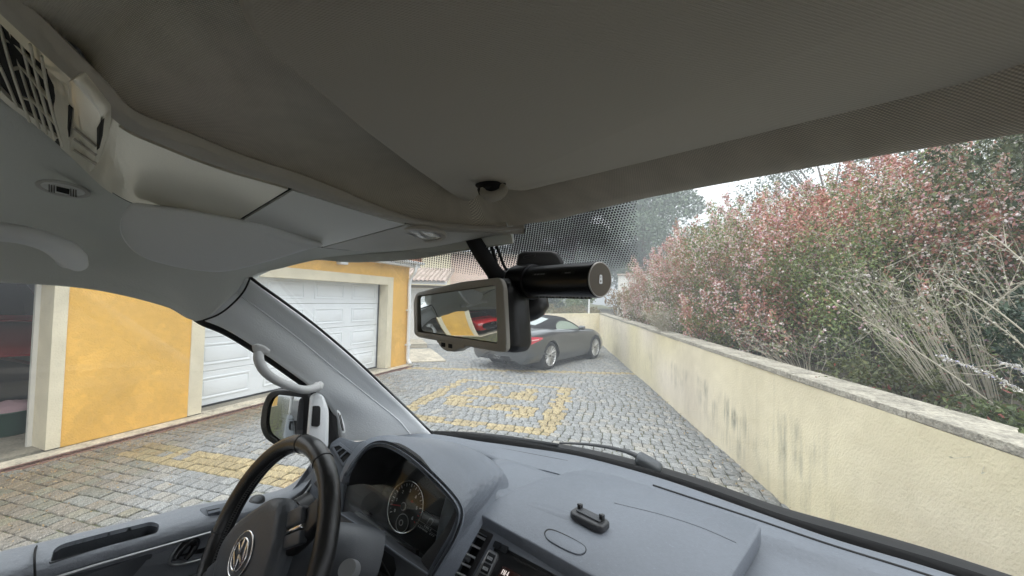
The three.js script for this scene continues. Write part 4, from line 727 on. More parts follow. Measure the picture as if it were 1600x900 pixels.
// ---------------------------------------------------------------- roof, lining, overhead console
const LIPU = [[40, 0, 0.312], [100, 60, 0.335], [167, 127, 0.37], [213, 173, 0.40], [300, 208, 0.445], [383, 243, 0.49], [493, 280, 0.55], [637, 338, 0.625], [740, 352, 0.672], [819, 355, 0.70]];
const LIPL = [[20, 40, 0.318], [85, 100, 0.34], [150, 160, 0.372], [195, 200, 0.402], [250, 225, 0.43], [345, 262, 0.482], [457, 295, 0.542], [639, 350, 0.63], [745, 363, 0.675], [820, 356.5, 0.70]];
const CONB = [[-40, 95, 0.36], [0, 153, 0.40], [60, 200, 0.45], [110, 243, 0.49], [173, 300, 0.54], [240, 330, 0.585], [354, 357.5, 0.65], [502, 387, 0.735], [637, 391, 0.735], [820, 358, 0.70]];
const P3 = l => l.map(p => D(...p));
const lipU = P3(LIPU), lipL = P3(LIPL), conB = P3(CONB);
{
  // centre and passenger side roof lining, from the console lip to the right
  const pick = [9, 8, 7, 6, 5, 4, 3, 2, 1, 0].map(i => lipU[i].clone().lerp(lipL[i], 0.45).addScaledVector(lipU[i].clone().sub(EYEV).normalize(), 0.012));
  const edge = [[822, 350, 0.69], [1000, 306, 1.838], [1200, 268, 1.838], [1400, 231, 1.835], [1600, 195, 1.83], [1800, 157, 1.82]];
  const e0 = edge.map(([u, v, k], i) => i ? Hh(u, v, k) : D(u, v, k)); e0.push(V3(0.78, e0[5].y - 0.02, e0[5].z + 0.06));
  const atX = x => { for (let k = 0; k <= 300; k++) { const p = spline(e0, k / 300); if (p.x >= x) return p; } return e0[e0.length - 1].clone(); };
  const T9 = [0, 0.06, 0.14, 0.24, 0.36, 0.52, 0.7, 0.86, 1], XR = 0.76;
  const row0 = T9.map((t, i) => i ? atX(e0[0].x + (XR - e0[0].x) * t) : e0[0].clone());
  const bot = row0.map((p, i) => p.clone().add(V3(0, 0.014, -0.02)));
  const rows = [bot, row0];
  const mk = (a, y, z) => T9.map((t, i) => { const s = Math.sin(Math.min(1, t * 8) * Math.PI / 2); return V3(a.x + (XR - a.x) * t, a.y + (y - a.y) * s - (t > 0.7 ? (t - 0.7) * 0.25 : 0), (z === undefined ? a.z : z)); });
  rows.push(row0.map((p, i) => p.clone().lerp(V3(pick[1].x + (XR - pick[1].x) * T9[i], i ? 1.9 : pick[1].y, i ? p.z + 0.09 : pick[1].z), i ? 1 : 0.5)));
  const mid = row0.map((p, i) => i ? V3(pick[1].x + (XR - pick[1].x) * T9[i], i < 3 ? pick[1].y + (1.902 - pick[1].y) * Math.min(1, T9[i] * 15) : 1.902, p.z + 0.13) : pick[1].clone()); rows.push(mid);
  for (const [i, y] of [[2, 1.904], [3, 1.906], [4, 1.908], [5, 1.912], [7, 1.918], [9, 1.925]]) rows.push(mk(pick[i], y));
  for (const z of [0.25, 0.7, 1.3, 2.0]) rows.push(T9.map((t, k) => V3(-0.30 + 1.06 * t, 1.93 - (k > 7 ? 0.06 : 0), z)));
  vmesh('roof_lining', sh2(rows, 50, 60, 0.03), M.lining);
  // driver's side lining between console and door top
  const A = [[-40, 95, 0.362], [0, 153, 0.405], [110, 243, 0.495], [173, 299, 0.545], [225, 324, 0.58], [290, 342, 0.62], [354, 355, 0.655], [430, 370, 0.70], [502, 384, 0.74], [562, 392, 0.745], [640, 388, 0.74], [725, 372, 0.72], [796, 361, 0.69]].map(p => D(...p).add(V3(0, 0.002, 0)));
  const B = [[-90, 441, 0.60], [0, 441, 0.645], [120, 449, 0.70], [195, 462, 0.74], [262, 480, 0.785], [319, 500, 0.84], [389, 435, 0.85], [440, 419, 0.835], [500, 405, 0.81], [562, 397.5, 0.785], [640, 391, 0.765], [725, 376, 0.735], [798, 364.5, 0.70]].map(p => D(...p));
  const lower = B.map((b, i) => b.clone().add(i < 6 ? V3(-0.03, 0.006, 0) : V3(-0.01, 0.01, -0.03)));
  const rowsB = [A.map(a => a.clone().add(V3(0.02, 0.03, 0.0)))];
  for (const t of [0, 0.25, 0.5, 0.75, 0.93]) rowsB.push(A.map((a, i) => { const m = a.clone().lerp(B[i], t), k = Math.sin(t * Math.PI); return m.add(V3(-0.05, 0.028, 0).multiplyScalar(k * (i < 6 ? 1 : i < 8 ? 0.2 : 0))); }));
  rowsB.push(B, lower);
  vmesh('side_lining', sh2(rowsB, 50, 40, 0.02), M.sideLining);
  const back = [0.0, 0.4, 0.9, 1.5, 2.0];
  const b0 = B[0];
  vmesh('side_lining', sh2([back.map(k => V3(-0.33, 1.93, 0.02 + k)), back.map(k => V3(-0.62, 1.88, 0.02 + k)), back.map(k => V3(b0.x + 0.03, 1.76, b0.z + 0.0 + k)), back.map(k => V3(b0.x - 0.0, 1.715, b0.z + 0.0 + k)), back.map(k => V3(b0.x - 0.04, 1.72, b0.z + 0.0 + k))], 12, 20, 0.02), M.sideLining);
}
{ // console: lip, body and its pieces
  const con = group('overhead_console', van); con.userData.label = 'overhead console with satin lids, grille and map lights';
  const ext = a => t => t < 0 ? a[0].clone().addScaledVector(a[0].clone().sub(a[1]), -t * 9) : spline(a, t), U = ext(lipU), Lw = ext(lipL), B = ext(conB);
  const lipRow = []; for (const k of [0, 0.25, 0.5, 0.75, 1]) lipRow.push(Array.from({ length: 24 }, (_, i) => { const t = -0.16 + 1.16 * i / 23, a = U(t), b = Lw(t); const m = a.clone().lerp(b, k); return m.addScaledVector(EYEV.clone().sub(m).normalize(), 0.007 * Math.sin(k * Math.PI) + 0.002); }));
  lipRow.unshift(lipRow[0].map(p => p.clone().addScaledVector(p.clone().sub(EYEV).normalize(), 0.02)));
  mesh('lip', sh2(lipRow, 60, 12, 0.012), M.lip, con);
  const face = (t0, t1, u0, u1, lift, th, tb0 = t0, tb1 = t1, n = 14, bulge = 0.004) => {
    const rows = []; for (let j = 0; j <= 6; j++) { const k = u0 + (u1 - u0) * j / 6; rows.push(Array.from({ length: n }, (_, i) => { const q = i / (n - 1), a = Lw(t0 + (t1 - t0) * q), b = B(tb0 + (tb1 - tb0) * q), m = a.clone().lerp(b, k); return m.addScaledVector(EYEV.clone().sub(m).normalize(), lift + bulge * Math.sin(k * Math.PI)); })); }
    return sh2(rows, Math.round(n * 1.6), 12, th);
  };
  mesh('base', face(-0.12, 1, 0, 1, -0.006, 0.012, -0.12, 1, 26, 0.002), M.blackMatt, con);
  // stations: lipL index / 9 and conB index / 9 share the seams: grille 0..0.26, reading part 0.26..0.39, lid 0.39..0.66, lid 0.66..0.777, light panel 0.777..1
  mesh('frame', face(0.085, 0.315, 0.0, 1.02, -0.001, 0.006, 0.30, 0.4475), M.satin, con);
  const l1 = mesh('lid', face(0.31, 0.664, 0.03, 0.985, 0.002, 0.006, 0.4445, 0.664, 20, 0.006), M.satin, con);
  const l2 = mesh('lid', face(0.669, 0.776, 0.03, 0.985, 0.002, 0.006, 0.669, 0.776, 16, 0.006), STD({ color: col(0.78, 0.78, 0.75), roughness: 0.4, metalness: 0.1 }), con);
  mesh('light_panel', face(0.779, 0.995, 0.04, 0.99, 0.001, 0.006, 0.779, 0.995), STD({ color: col(0.6, 0.59, 0.56), roughness: 0.5 }), con);
  // grille slats
  const slat = M.satin;
  const SL = [[[-30, 60], [0, 105], [27, 167]], [[-8, 10], [18, 108], [46, 190]], [[10, 28], [30, 100], [61, 200]], [[29, 48], [46, 116], [73, 209]], [[47, 70], [61, 135], [85, 219]], [[65, 88], [76, 152], [97, 228]]].map(l => l.map(([u, v], i) => D(u, v, [0.315, 0.348, 0.392][i] + u * 0.0002)));
  for (const l of SL) mesh('slat', tube(l, 0.0012, 16, 6), slat, con);
  for (let k = 1; k < 5; k++) for (const q of [0.25, 0.5, 0.75]) mesh('cross_rib', rod(spline(SL[k], q).addScaledVector(EYEV.clone().sub(SL[k][1]).normalize(), -0.002), spline(SL[k + 1], q + 0.03).addScaledVector(EYEV.clone().sub(SL[k][1]).normalize(), -0.002), 0.0016, 0.0016, 6), M.satin, con);
  mesh('frame', face(-0.12, 0.275, 0.9, 1.0, 0.003, 0.006, -0.12, 0.275), M.satin, con);
  mesh('frame', face(-0.12, 0.22, 0.0, 0.12, 0.002, 0.006, -0.12, 0.32), M.satin, con);
  // raised reading unit with ribs
  const ro = D(108, 132, 0.346), r1 = D(157, 182, 0.376), r2 = D(126, 248, 0.478); let rn = r1.clone().sub(ro).cross(r2.clone().sub(ro)).normalize(); if (rn.dot(EYEV.clone().sub(ro)) < 0) rn.negate(); const rp = new Plane(ro, rn);
  const unit = mesh('reading_unit', plate(rp.off(0.006), [[104, 128], [112, 124], [157, 178], [158, 200], [150, 250], [140, 270], [106, 236], [108, 190]], 0.014, { round: 0.004, bevel: 0.002 }), M.satin, con);
  mesh('dark_slot', [plate(rp.off(0.0075), [[106, 165], [112, 170], [107, 215], [105, 200]], 0.004, { bevel: 0.0004 })], M.blackMatt, unit);
  mesh('dark_slot', [plate(rp.off(0.0075), [[151, 200], [158, 188], [156, 215], [151, 235]], 0.004, { bevel: 0.0004 })], M.blackMatt, unit);
  for (const q of [0, 1, 2]) mesh('rib', plate(rp.off(0.008), [[114, 200 + q * 17], [149, 229 + q * 14], [149, 230.5 + q * 14], [114, 201.5 + q * 17]], 0.003, { bevel: 0.0003 }), M.lip, unit);
  // map lights
  const lp = D(655, 369, 0.682), ln = V3(-0.05, -1, 0.25).normalize(), lpl = new Plane(lp, ln, V3(0, 0, -1));
  const oval = (pl, u, v, a, b, t = 0) => px(pl, ellipse(u, v, a, b, 32, t).map(p => [p.x, p.y]));
  const ring = mesh('lamp_ring', (() => { const s = shapeOf(oval(lpl.off(0.004), 655, 368.5, 42, 11, 0.07)); s.holes.push(new THREE.Path(oval(lpl.off(0.004), 655, 368.5, 36, 8.6, 0.07))); return lpl.off(0.004).place(slab(s, 0.006, 0.001)); })(), M.lip, con);
  const lensA = mesh('map_lamp', slabAt(lpl.off(0.003), oval(lpl.off(0.003), 655, 368.5, 36, 8.6, 0.07), 0.004, { bevel: 0.001 }), M.lens, con);
  mesh('reflector', slabAt(lpl.off(-0.003), oval(lpl.off(-0.003), 655, 368.5, 36, 8.6, 0.07), 0.003, { bevel: 0 }), M.silver, con);
  for (const q of [-0.35, 0.3]) mesh('lens_rib', tube([[640 + q * 40, 361], [655 + q * 20, 369], [665 + q * 50, 375]].map(([u, v]) => onPl(lpl.off(0.0045), u, v)), 0.0012, 8, 5), M.silver, lensA);
  const lensB = mesh('map_lamp', slabAt(lpl.off(0.004), oval(lpl.off(0.004), 556, 390, 34, 4.4, 0.09), 0.005, { bevel: 0.001 }), M.lens, con);
  const swp = lpl.off(0.003);
  mesh('switch_frame', plate(swp, [[562, 380], [586, 373.5], [638, 382], [618, 387]], 0.004, { bevel: 0.0008, round: 0.003 }), M.lip, con);
  mesh('switch', plate(lpl.off(0.005), [[588, 383], [598, 378.5], [612, 380.5], [602, 385]], 0.004, { bevel: 0.0008 }), M.blackMatt, con);
  mesh('switch', plate(lpl.off(0.006), [[604, 385], [614, 381], [626, 383], [616, 386]], 0.004, { bevel: 0.0008 }), M.satin, con);
}
{ // passenger's sun visor: a soft pad with a rounded edge
  const line = [[365, 0], [372, 30], [400, 72], [470, 128], [560, 203], [640, 262], [700, 303], [722, 316], [742, 315], [754, 303], [785, 297], [820, 301], [900, 282], [1000, 258], [1200, 210], [1400, 162], [1600, 113]];
  const P = line.map(([u, v]) => Hh(u, v, 1.858)); P.push(V3(0.74, 1.858, P[P.length - 1].z), V3(0.74, 1.858, -0.06), V3(0.1, 1.858, -0.02), Hh(362, -60, 1.858));
  const pl = new Plane(V3(0, 1.858, 0), V3(0, -1, 0), V3(0, 0, -1));
  const c = P.map(p => pl.flat(p)); const s = shapeOf(roundPoly(c, 0.014, 4));
  const g = new THREE.ExtrudeGeometry(s, { depth: 0.004, bevelEnabled: true, bevelSize: 0.0085, bevelThickness: 0.012, bevelOffset: -0.0085, bevelSegments: 7, curveSegments: 10 });
  pl.place(g.translate(0, 0, -0.016));
  vmesh('sun_visor', toCreasedNormals(g, 0.9), M.visor, van, "passenger's folded up sun visor");
  const clip = group('visor_clip', van);
  mesh('hook', taper([D(753, 296, 0.515), D(757, 303, 0.51), D(767, 307, 0.508), D(780, 304, 0.51), D(787, 296, 0.515), D(782, 288, 0.52)], [0.004, 0.006, 0.007, 0.007, 0.006, 0.004], 24, 12), M.visor, clip);
  mesh('pivot', taper([D(748, 300, 0.515), D(765, 293, 0.518), D(790, 289, 0.52)], [0.005, 0.006, 0.005], 12, 10), M.blackMatt, clip);
  mesh('socket', new THREE.SphereGeometry(0.011, 16, 12).scale(1.8, 0.55, 1).translate(...D(762, 288, 0.521).toArray()), M.blackMatt, clip);
}
{ // driver's visor
  const pl = new Plane(D(330, 385, 0.60), EYEV.clone().sub(D(330, 385, 0.60)).normalize().add(V3(0, -0.25, 0)));
  vmesh('sun_visor', plate(pl, [[202, 318], [191, 335], [184, 356], [192, 378], [210, 397], [235, 409], [275, 419], [310, 424.5], [337, 427], [360, 425], [382, 420], [430, 407], [465, 396], [484, 390], [510, 384], [420, 352], [300, 330]], 0.022, { bevel: 0.006, seg: 4, round: 0.01 }), M.trim, van, "driver's sun visor");
}
{ // cargo lamp and grab handle over the driver's door
  const pl = new Plane(D(98, 295, 0.545), EYEV.clone().sub(D(98, 295, 0.545)).normalize().add(V3(0, -0.1, 0)));
  const g = group('roof_lamp', van); const e = (k, a, b) => px(pl.off(k), ellipse(98, 295.5, a, b, 32, 0.2).map(p => [p.x, p.y]));
  mesh('bezel', slabAt(pl.off(0.004), e(0.004, 45, 12.5), 0.008, { bevel: 0.003, seg: 3 }), M.trimGrey, g); mesh('lens', slabAt(pl.off(0.006), e(0.006, 36, 8), 0.006, { bevel: 0.002 }), M.trim, g);
  mesh('switch', plate(pl.off(0.0075), [[88, 291], [109, 295.5], [108, 304], [88, 299]], 0.004, { bevel: 0.0006 }), M.blackMatt, g);
  for (const q of [76, 80, 84, 110, 114, 118]) mesh('lens_rib', plate(pl.off(0.0075), [[q, 288 + (q - 76) * 0.2], [q + 1.4, 288.3 + (q - 76) * 0.2], [q + 1.4, 300 + (q - 76) * 0.2], [q, 299.5 + (q - 76) * 0.2]], 0.003, { bevel: 0.0003 }), M.blackMatt, g);
  const hdl = group('grab_handle', van);
  const pts = [[-70, 352], [-20, 360], [30, 366], [70, 377], [96, 389], [112, 402], [122, 413]].map(([u, v], i) => D(u, v, [0.47, 0.485, 0.505, 0.53, 0.56, 0.59, 0.615][i]));
  mesh('grip', taper(pts, [0.0125, 0.0125, 0.0125, 0.014, 0.017, 0.017, 0.012], 40, 14), M.trim, hdl);
  mesh('foot', (() => { const p = D(112, 407, 0.632), q = new Plane(p, EYEV.clone().sub(p).normalize()); return plate(q, [[84, 398], [92, 386], [118, 392], [136, 405], [138, 418], [128, 421], [98, 419], [86, 412]], 0.03, { bevel: 0.008, seg: 4, round: 0.008 }); })(), M.trim, hdl);
}
// ---------------------------------------------------------------- A pillar, glass, mirror
{
  const L = [[304, 490, 0.86], [319, 500, 0.845], [352, 514, 0.88], [395, 540, 0.93], [448, 577, 1.0], [495, 613, 1.06], [520, 645, 1.11], [533, 690, 1.14]].map(p => D(...p));
  const C = [[358, 446, 0.87], [372, 459, 0.845], [420, 494, 0.90], [470, 532, 0.97], [525, 578, 1.05], [580, 622, 1.13], [625, 659, 1.19], [645, 684, 1.22]].map(([u, v, d]) => D(u, v, d + 0.020));
  const R = [[376, 420, 0.88], [389, 436, 0.86], [436, 470, 0.92], [485, 506, 0.99], [545, 556, 1.08], [600, 607, 1.17], [648, 653, 1.25], [676, 681, 1.28]].map(([u, v, d]) => D(u, v, d - 0.016));
  const mid = L.map((l, i) => l.clone().lerp(C[i], 0.5).addScaledVector(EYEV.clone().sub(l).normalize(), 0.010)), q1 = L.map((l, i) => l.clone().lerp(C[i], 0.15).addScaledVector(EYEV.clone().sub(l).normalize(), 0.006));
  const Lb = L.map(p => p.clone().addScaledVector(p.clone().sub(EYEV).normalize(), 0.05));
  const Cb = C.map(p => p.clone().addScaledVector(EYEV.clone().sub(p).normalize(), 0.006)), Rb = R.map(p => p.clone().addScaledVector(p.clone().sub(EYEV).normalize(), 0.05));
  vmesh('pillar_trim', sh2([Lb, L, q1, mid, Cb], 40, 24, 0.012), M.trim);
  vmesh('pillar_trim', sh2([C.map(p => p.clone().addScaledVector(EYEV.clone().sub(p).normalize(), 0.0035)), C.map((c, i) => c.clone().lerp(R[i], 0.5).addScaledVector(EYEV.clone().sub(c).normalize(), 0.004)), R, Rb], 40, 14, 0.012), M.trim);
  vmesh('pillar_crease', tube(Cb.map(p => p.clone().addScaledVector(EYEV.clone().sub(p).normalize(), 0.0005)), 0.0018, 50, 6), M.trim);
  vmesh('glass_seal', tube(R.map((p, i) => p.clone().addScaledVector(p.clone().sub(EYEV).normalize(), 0.008).add(D(805, 445, 1).sub(D(800, 450, 1)).multiplyScalar(0.4))), 0.0034, 50, 6), M.blackMatt);
  vmesh('door_seal', tube(L.map(p => p.clone().addScaledVector(p.clone().sub(EYEV).normalize(), 0.03).add(D(798, 453, 1).sub(D(800, 450, 1)))), 0.008, 50, 6), M.blackMatt);
  // joint between lining and pillar
  vmesh('trim_joint', tube([[391, 434, 0.846], [381, 455, 0.832], [362, 476, 0.828], [342, 491, 0.83], [318, 500.5, 0.836]].map(p => D(...p)), 0.002, 24, 6), M.blackMatt);
  // outer pillar metal so that no light leaks behind the trim
  vmesh('pillar_metal', sh2([Lb, Rb], 30, 4, 0.02), M.whitePaint);
  const h = group('pillar_handle', van);
  const hp = [[406, 546, 0.885], [404, 560, 0.868], [411, 577, 0.866], [428, 592, 0.885], [452, 603, 0.92], [475, 609, 0.95], [492, 606, 0.985], [500, 602, 1.01]].map(p => D(...p));
  mesh('grip', taper(hp, [0.0115, 0.0105, 0.010, 0.010, 0.010, 0.010, 0.0105, 0.011], 48, 12), M.trimGrey, h);
  for (const [u, v, d, l] of [[408, 545, 0.872, [[393, 540], [401, 536], [414, 540], [423, 547], [421, 552], [409, 556], [396, 552]]], [497, 605, 0.99, [[484, 604], [494, 596], [502, 599], [505, 607], [500, 611], [488, 613]]]]) { const p = D(u, v, d), q = new Plane(p, EYEV.clone().sub(p).normalize()); mesh('foot', plate(q, l, 0.035, { bevel: 0.006, seg: 3, round: 0.008 }), M.trimGrey, h); }
  { const p = D(531, 660, 1.07), q = new Plane(p, EYEV.clone().sub(p).normalize()); const dv = group('pillar_vent', van); mesh('bezel', plate(q, [[526, 640], [531, 643], [538, 662], [540, 676], [535, 678], [529, 655]], 0.006, { bevel: 0.001, round: 0.004 }), M.trim, dv); for (const s of [0, 3]) mesh('slot', plate(q.off(0.0012), [[528 + s, 645 + s], [529.5 + s, 645 + s], [536 + s * 0.6, 673], [534.5 + s * 0.6, 673]], 0.003, { bevel: 0.0003 }), M.blackMatt, dv); }
}
const glassTop = [[372, 425, 0.87], [470, 393, 0.84], [600, 366, 0.79], [740, 342, 0.76], [830, 325, 0.735], [1000, 292, 0.63], [1200, 254, 0.52], [1400, 217, 0.44], [1600, 178, 0.38], [1800, 135, 0.335]].map(p => D(...p));
const glassBot = [[640, 678, 1.30], [720, 682, 1.245], [800, 693, 1.19], [900, 711, 1.12], [1000, 736, 1.045], [1100, 768, 0.965], [1220, 812, 0.875], [1350, 851, 0.785], [1500, 897, 0.69], [1700, 965, 0.60]].map(p => D(...p).add(V3(0, -0.012, -0.012)));
const glassRows = [glassTop, glassTop.map((a, i) => a.clone().lerp(glassBot[i], 0.33).add(V3(0, 0.012, -0.016))), glassTop.map((a, i) => a.clone().lerp(glassBot[i], 0.66).add(V3(0, 0.012, -0.016))), glassBot];
{
  const ws = vmesh('windscreen', sheet(glassRows, 40, 24, 0, EYEV), M.glass);
  // dotted black print along the top centre, on the glass
  const list = [], pitch = 0.0054, ctr = a => spline(glassRows.map(r => spline(r, a)), 0);
  const W = (s, t) => spline(glassRows.map(r => spline(r, s)), t);
  const sLen = [], N = 400; let acc = 0, prev = W(0, 0.08); for (let i = 0; i <= N; i++) { const p = W(i / N, 0.08); acc += p.distanceTo(prev); sLen.push(acc); prev = p; }
  const atLen = l => { let i = sLen.findIndex(x => x >= l); if (i <= 0) return i < 0 ? 1 : 0; return (i - 1 + (l - sLen[i - 1]) / (sLen[i] - sLen[i - 1])) / N; };
  const tl = W(0.45, 0).distanceTo(W(0.45, 0.3)) / 0.3;
  for (let a = 0; a * pitch < acc; a++) for (let b = 0; b < 45; b++) {
    const s = atLen((a + (b % 2) * 0.5) * pitch), t = b * pitch * 0.866 / tl; if (t > 0.5) break;
    const p = W(s, t), [u, v] = pixelOf(p.clone().applyMatrix4(van.matrixWorld)); if (u < 520 || u > 1010) continue;
    const low = u < 560 ? 395 : u < 900 ? 396 + 36 * Math.sin((u - 560) / 340 * Math.PI * 0.72) : 421 - (u - 900) * 0.03;
    const edge = Math.min(low - v, (996 - u) * 0.8 + (v > 360 ? 0 : 0), (u - 545) * 1.5); if (edge < 0) continue;
    const k = Math.min(1, edge / 42); list.push([p, pitch * (0.15 + 0.325 * Math.pow(k, 0.7)), s, t]);
  }
  const im = new THREE.InstancedMesh(new THREE.CylinderGeometry(1, 1, 1, 8).rotateX(Math.PI / 2), STD({ color: col(0.004, 0.004, 0.006), roughness: 0.5 }), list.length);
  list.forEach(([p, r, s, t], i) => { const n = W(s + 0.003, t).sub(p).cross(W(s, t + 0.01).sub(p)).normalize(); const q = new THREE.Quaternion().setFromUnitVectors(V3(0, 0, 1), n); const pp = p.clone().addScaledVector(n.dot(EYEV.clone().sub(p)) > 0 ? n : n.clone().negate(), 0.0008); im.setMatrixAt(i, new THREE.Matrix4().compose(pp, q, V3(r, r, 0.0003))); });
  im.name = 'dot_print'; im.userData.kind = 'stuff'; ws.add(im);
  const off = (l, k) => l.map(p => p.clone().addScaledVector(EYEV.clone().sub(p).normalize(), k));
  const bl = glassBot.map(p => p.clone().add(V3(0, 0.012, 0.012)));
  vmesh('glass_seal', sh2([off(bl, 0.0).map(p => p.clone().add(V3(0, 0.011, -0.004))), off(bl, 0.002), bl.map(p => p.clone().add(V3(0, -0.02, 0.004)))], 50, 6, 0.008), M.blackMatt);
  // cowl, wipers, bonnet beyond the glass
  const cw = glassBot.map((p, i) => p.clone().add(V3(0, -0.005, -0.02)));
  vmesh('cowl', sh2([cw, cw.map(p => p.clone().add(V3(0, -0.02, -0.10))), cw.map(p => p.clone().add(V3(0, -0.075, -0.16)))], 40, 8, 0.01), M.blackMatt);
  vmesh('bonnet', sh2([cw.map(p => p.clone().add(V3(0, -0.07, -0.14))), cw.map(p => p.clone().add(V3(0, -0.21, -0.40))), cw.map(p => p.clone().add(V3(0, -0.42, -0.66))), cw.map(p => p.clone().add(V3(0, -0.8, -0.74)))], 40, 20, 0.02), M.whitePaint);
  const wp = group('wiper', van);
  mesh('arm', taper([[868, 697, 1.16], [910, 699, 1.13], [950, 705, 1.10], [985, 715, 1.075], [1008, 729, 1.06]].map(p => D(...p).add(V3(0, 0, -0.03))), [0.003, 0.004, 0.005, 0.006, 0.009], 30, 8), STD({ color: col(0.04, 0.04, 0.042), roughness: 0.6 }), wp);
  mesh('cap', rbox(0.075, 0.035, 0.045, 0.014).applyMatrix4(new THREE.Matrix4().makeRotationZ(-0.35).setPosition(D(1010, 731, 1.06).add(V3(0, 0, -0.03)))), STD({ color: col(0.05, 0.055, 0.06), roughness: 0.55 }), wp);
  mesh('blade', taper([[700, 678, 1.28], [800, 690, 1.22], [868, 699, 1.16]].map(p => D(...p).add(V3(0, 0.0, -0.02))), [0.004, 0.006, 0.006], 20, 6), M.blackMatt, wp);
}
{ // interior mirror
  const nW = V3(-0.66, 0.02, 0.75).applyQuaternion(van.quaternion.clone().invert()).normalize();
  const mp = D(722, 492, 0.69), pl = new Plane(mp, nW);
  const m = group('rear_view_mirror', van);
  const outer = [[645, 470], [650, 457], [672, 451], [720, 440], [776, 433.5], [783, 437], [787, 450], [791, 535], [791, 545], [787, 551], [770, 549], [720, 540], [652, 527], [646, 522]];
  const housing = plate(pl, outer, 0.012, { bevel: 0.004, seg: 4, round: 0.01, holes: [[[650, 464], [653, 459], [770, 442], [777, 444], [780, 536], [777, 541], [653, 521.5], [650, 517]]] });
  const frameM = STD({ color: col(0.40, 0.38, 0.335), roughness: 0.45 });
  mesh('frame', housing, frameM, m);
  mesh('mirror_glass', plate(pl.off(-0.0035), [[648.5, 463], [652, 458], [771, 440.5], [779, 443], [782, 537], [778, 543], [652, 522.5], [649, 518]], 0.005, { bevel: 0.0008 }), M.mirror, m);
  const c0 = pl.off(-0.012), back = px(c0, [[648, 470], [655, 457], [720, 443], [780, 436], [789, 450], [795, 540], [790, 550], [720, 539], [655, 526], [649, 518]]);
  const bg = new THREE.ExtrudeGeometry(shapeOf(roundPoly(back, 0.012)), { depth: 0.018, bevelEnabled: true, bevelSize: 0.02, bevelThickness: 0.026, bevelOffset: -0.016, bevelSegments: 7 });
  mesh('housing', toCreasedNormals(c0.place(bg.translate(0, 0, -0.046)), 1.0), M.black, m);
  const chin = plate(pl.off(0.001), [[680, 531], [728, 541], [716, 546], [710, 550], [696, 549], [688, 544]], 0.025, { bevel: 0.004, seg: 3, round: 0.006 }); mesh('sensor_chin', chin, frameM, m);
  for (const [u, v] of [[692, 538.5], [703, 540.5]]) mesh('button', plate(pl.off(0.002), [[u - 3, v - 3.5], [u + 3, v - 2.5], [u + 3, v + 4], [u - 3, v + 3]], 0.004, { bevel: 0.0006 }), M.blackMatt, m);
  mesh('stalk', taper([D(737, 366, 0.735), D(752, 395, 0.735), D(772, 425, 0.735), D(795, 460, 0.735), D(800, 480, 0.73)], [0.017, 0.016, 0.016, 0.02, 0.02], 20, 14), M.blackMatt, m);
  mesh('socket', new THREE.SphereGeometry(0.026, 20, 14).translate(...D(800, 476, 0.735).toArray()), M.black, m);
  mesh('sensor_cover', taper([D(785, 436, 0.775), D(815, 452, 0.76), D(838, 474, 0.745), D(806, 496, 0.745)], [0.026, 0.036, 0.026, 0.018], 20, 14), M.black, m);
}
{ // windows of the driver's door
  const o = Xx(200, 650, -0.875), pl = new Plane(o, V3(1, 0, 0.0));
  vmesh('door_window', pl.place(new THREE.ShapeGeometry(shapeOf(px(pl, [[-160, 430], [0, 425], [200, 455], [330, 498], [420, 555], [505, 625], [520, 690], [480, 735], [380, 790], [240, 830], [60, 880], [-160, 960]])))), M.glass);
}
{ // door mirror outside
  const m = group('door_mirror', van), p = D(455, 652, 1.02), pl = new Plane(p, V3(-0.12, -0.33, 1).normalize().sub(p.clone().sub(EYEV).normalize()).normalize());
  const out = [[405, 665], [409, 635], [416, 618], [426, 610], [448, 609], [478, 614], [484, 622], [482, 680], [474, 700], [462, 710], [436, 701], [412, 685]];
  mesh('frame', plate(pl, out, 0.014, { bevel: 0.004, seg: 4, round: 0.02, holes: [[[413, 662], [416, 637], [422, 622], [432, 614], [474, 619], [477, 628], [475, 678], [468, 693], [458, 701], [434, 694], [417, 680]]], hround: 0.01 }), M.black, m);
  mesh('mirror_glass', plate(pl.off(-0.005), [[411, 662], [414, 636], [421, 620], [432, 612], [476, 618], [479, 628], [477, 679], [469, 695], [458, 703], [433, 696], [415, 681]], 0.005, { bevel: 0.001 }), M.mirror, m);
  const bg = new THREE.ExtrudeGeometry(shapeOf(roundPoly(px(pl.off(-0.02), [[410, 660], [416, 622], [430, 613], [468, 617], [466, 690], [456, 704], [414, 684]]), 0.02)), { depth: 0.03, bevelEnabled: true, bevelSize: 0.02, bevelThickness: 0.04, bevelOffset: -0.02, bevelSegments: 6 });
  mesh('housing', toCreasedNormals(pl.off(-0.02).place(bg.translate(0, 0, -0.1)), 1), M.black, m);
  const q = D(496, 655, 0.985), pw = new Plane(q, EYEV.clone().sub(q).normalize());
  mesh('white_foot', plate(pw, [[478, 690], [484, 618], [494, 612], [506, 618], [514, 640], [513, 700], [500, 706], [480, 702]], 0.05, { bevel: 0.012, seg: 4, round: 0.012 }), M.whitePaint, m);
  mesh('foot_opening', plate(pw.off(0.003), [[486, 666], [488.5, 634], [499, 634], [501, 638], [500, 664], [497, 667]], 0.01, { bevel: 0.001, round: 0.004 }), M.blackMatt, m);
  const tp = D(520, 668, 1.1), pt = new Plane(tp, EYEV.clone().sub(tp).normalize());
  vmesh('corner_seal', plate(pt, [[512, 622], [520, 632], [527, 655], [529, 690], [520, 702], [509, 706], [513, 690], [514, 645]], 0.02, { bevel: 0.003, round: 0.004 }), M.blackMatt);
}
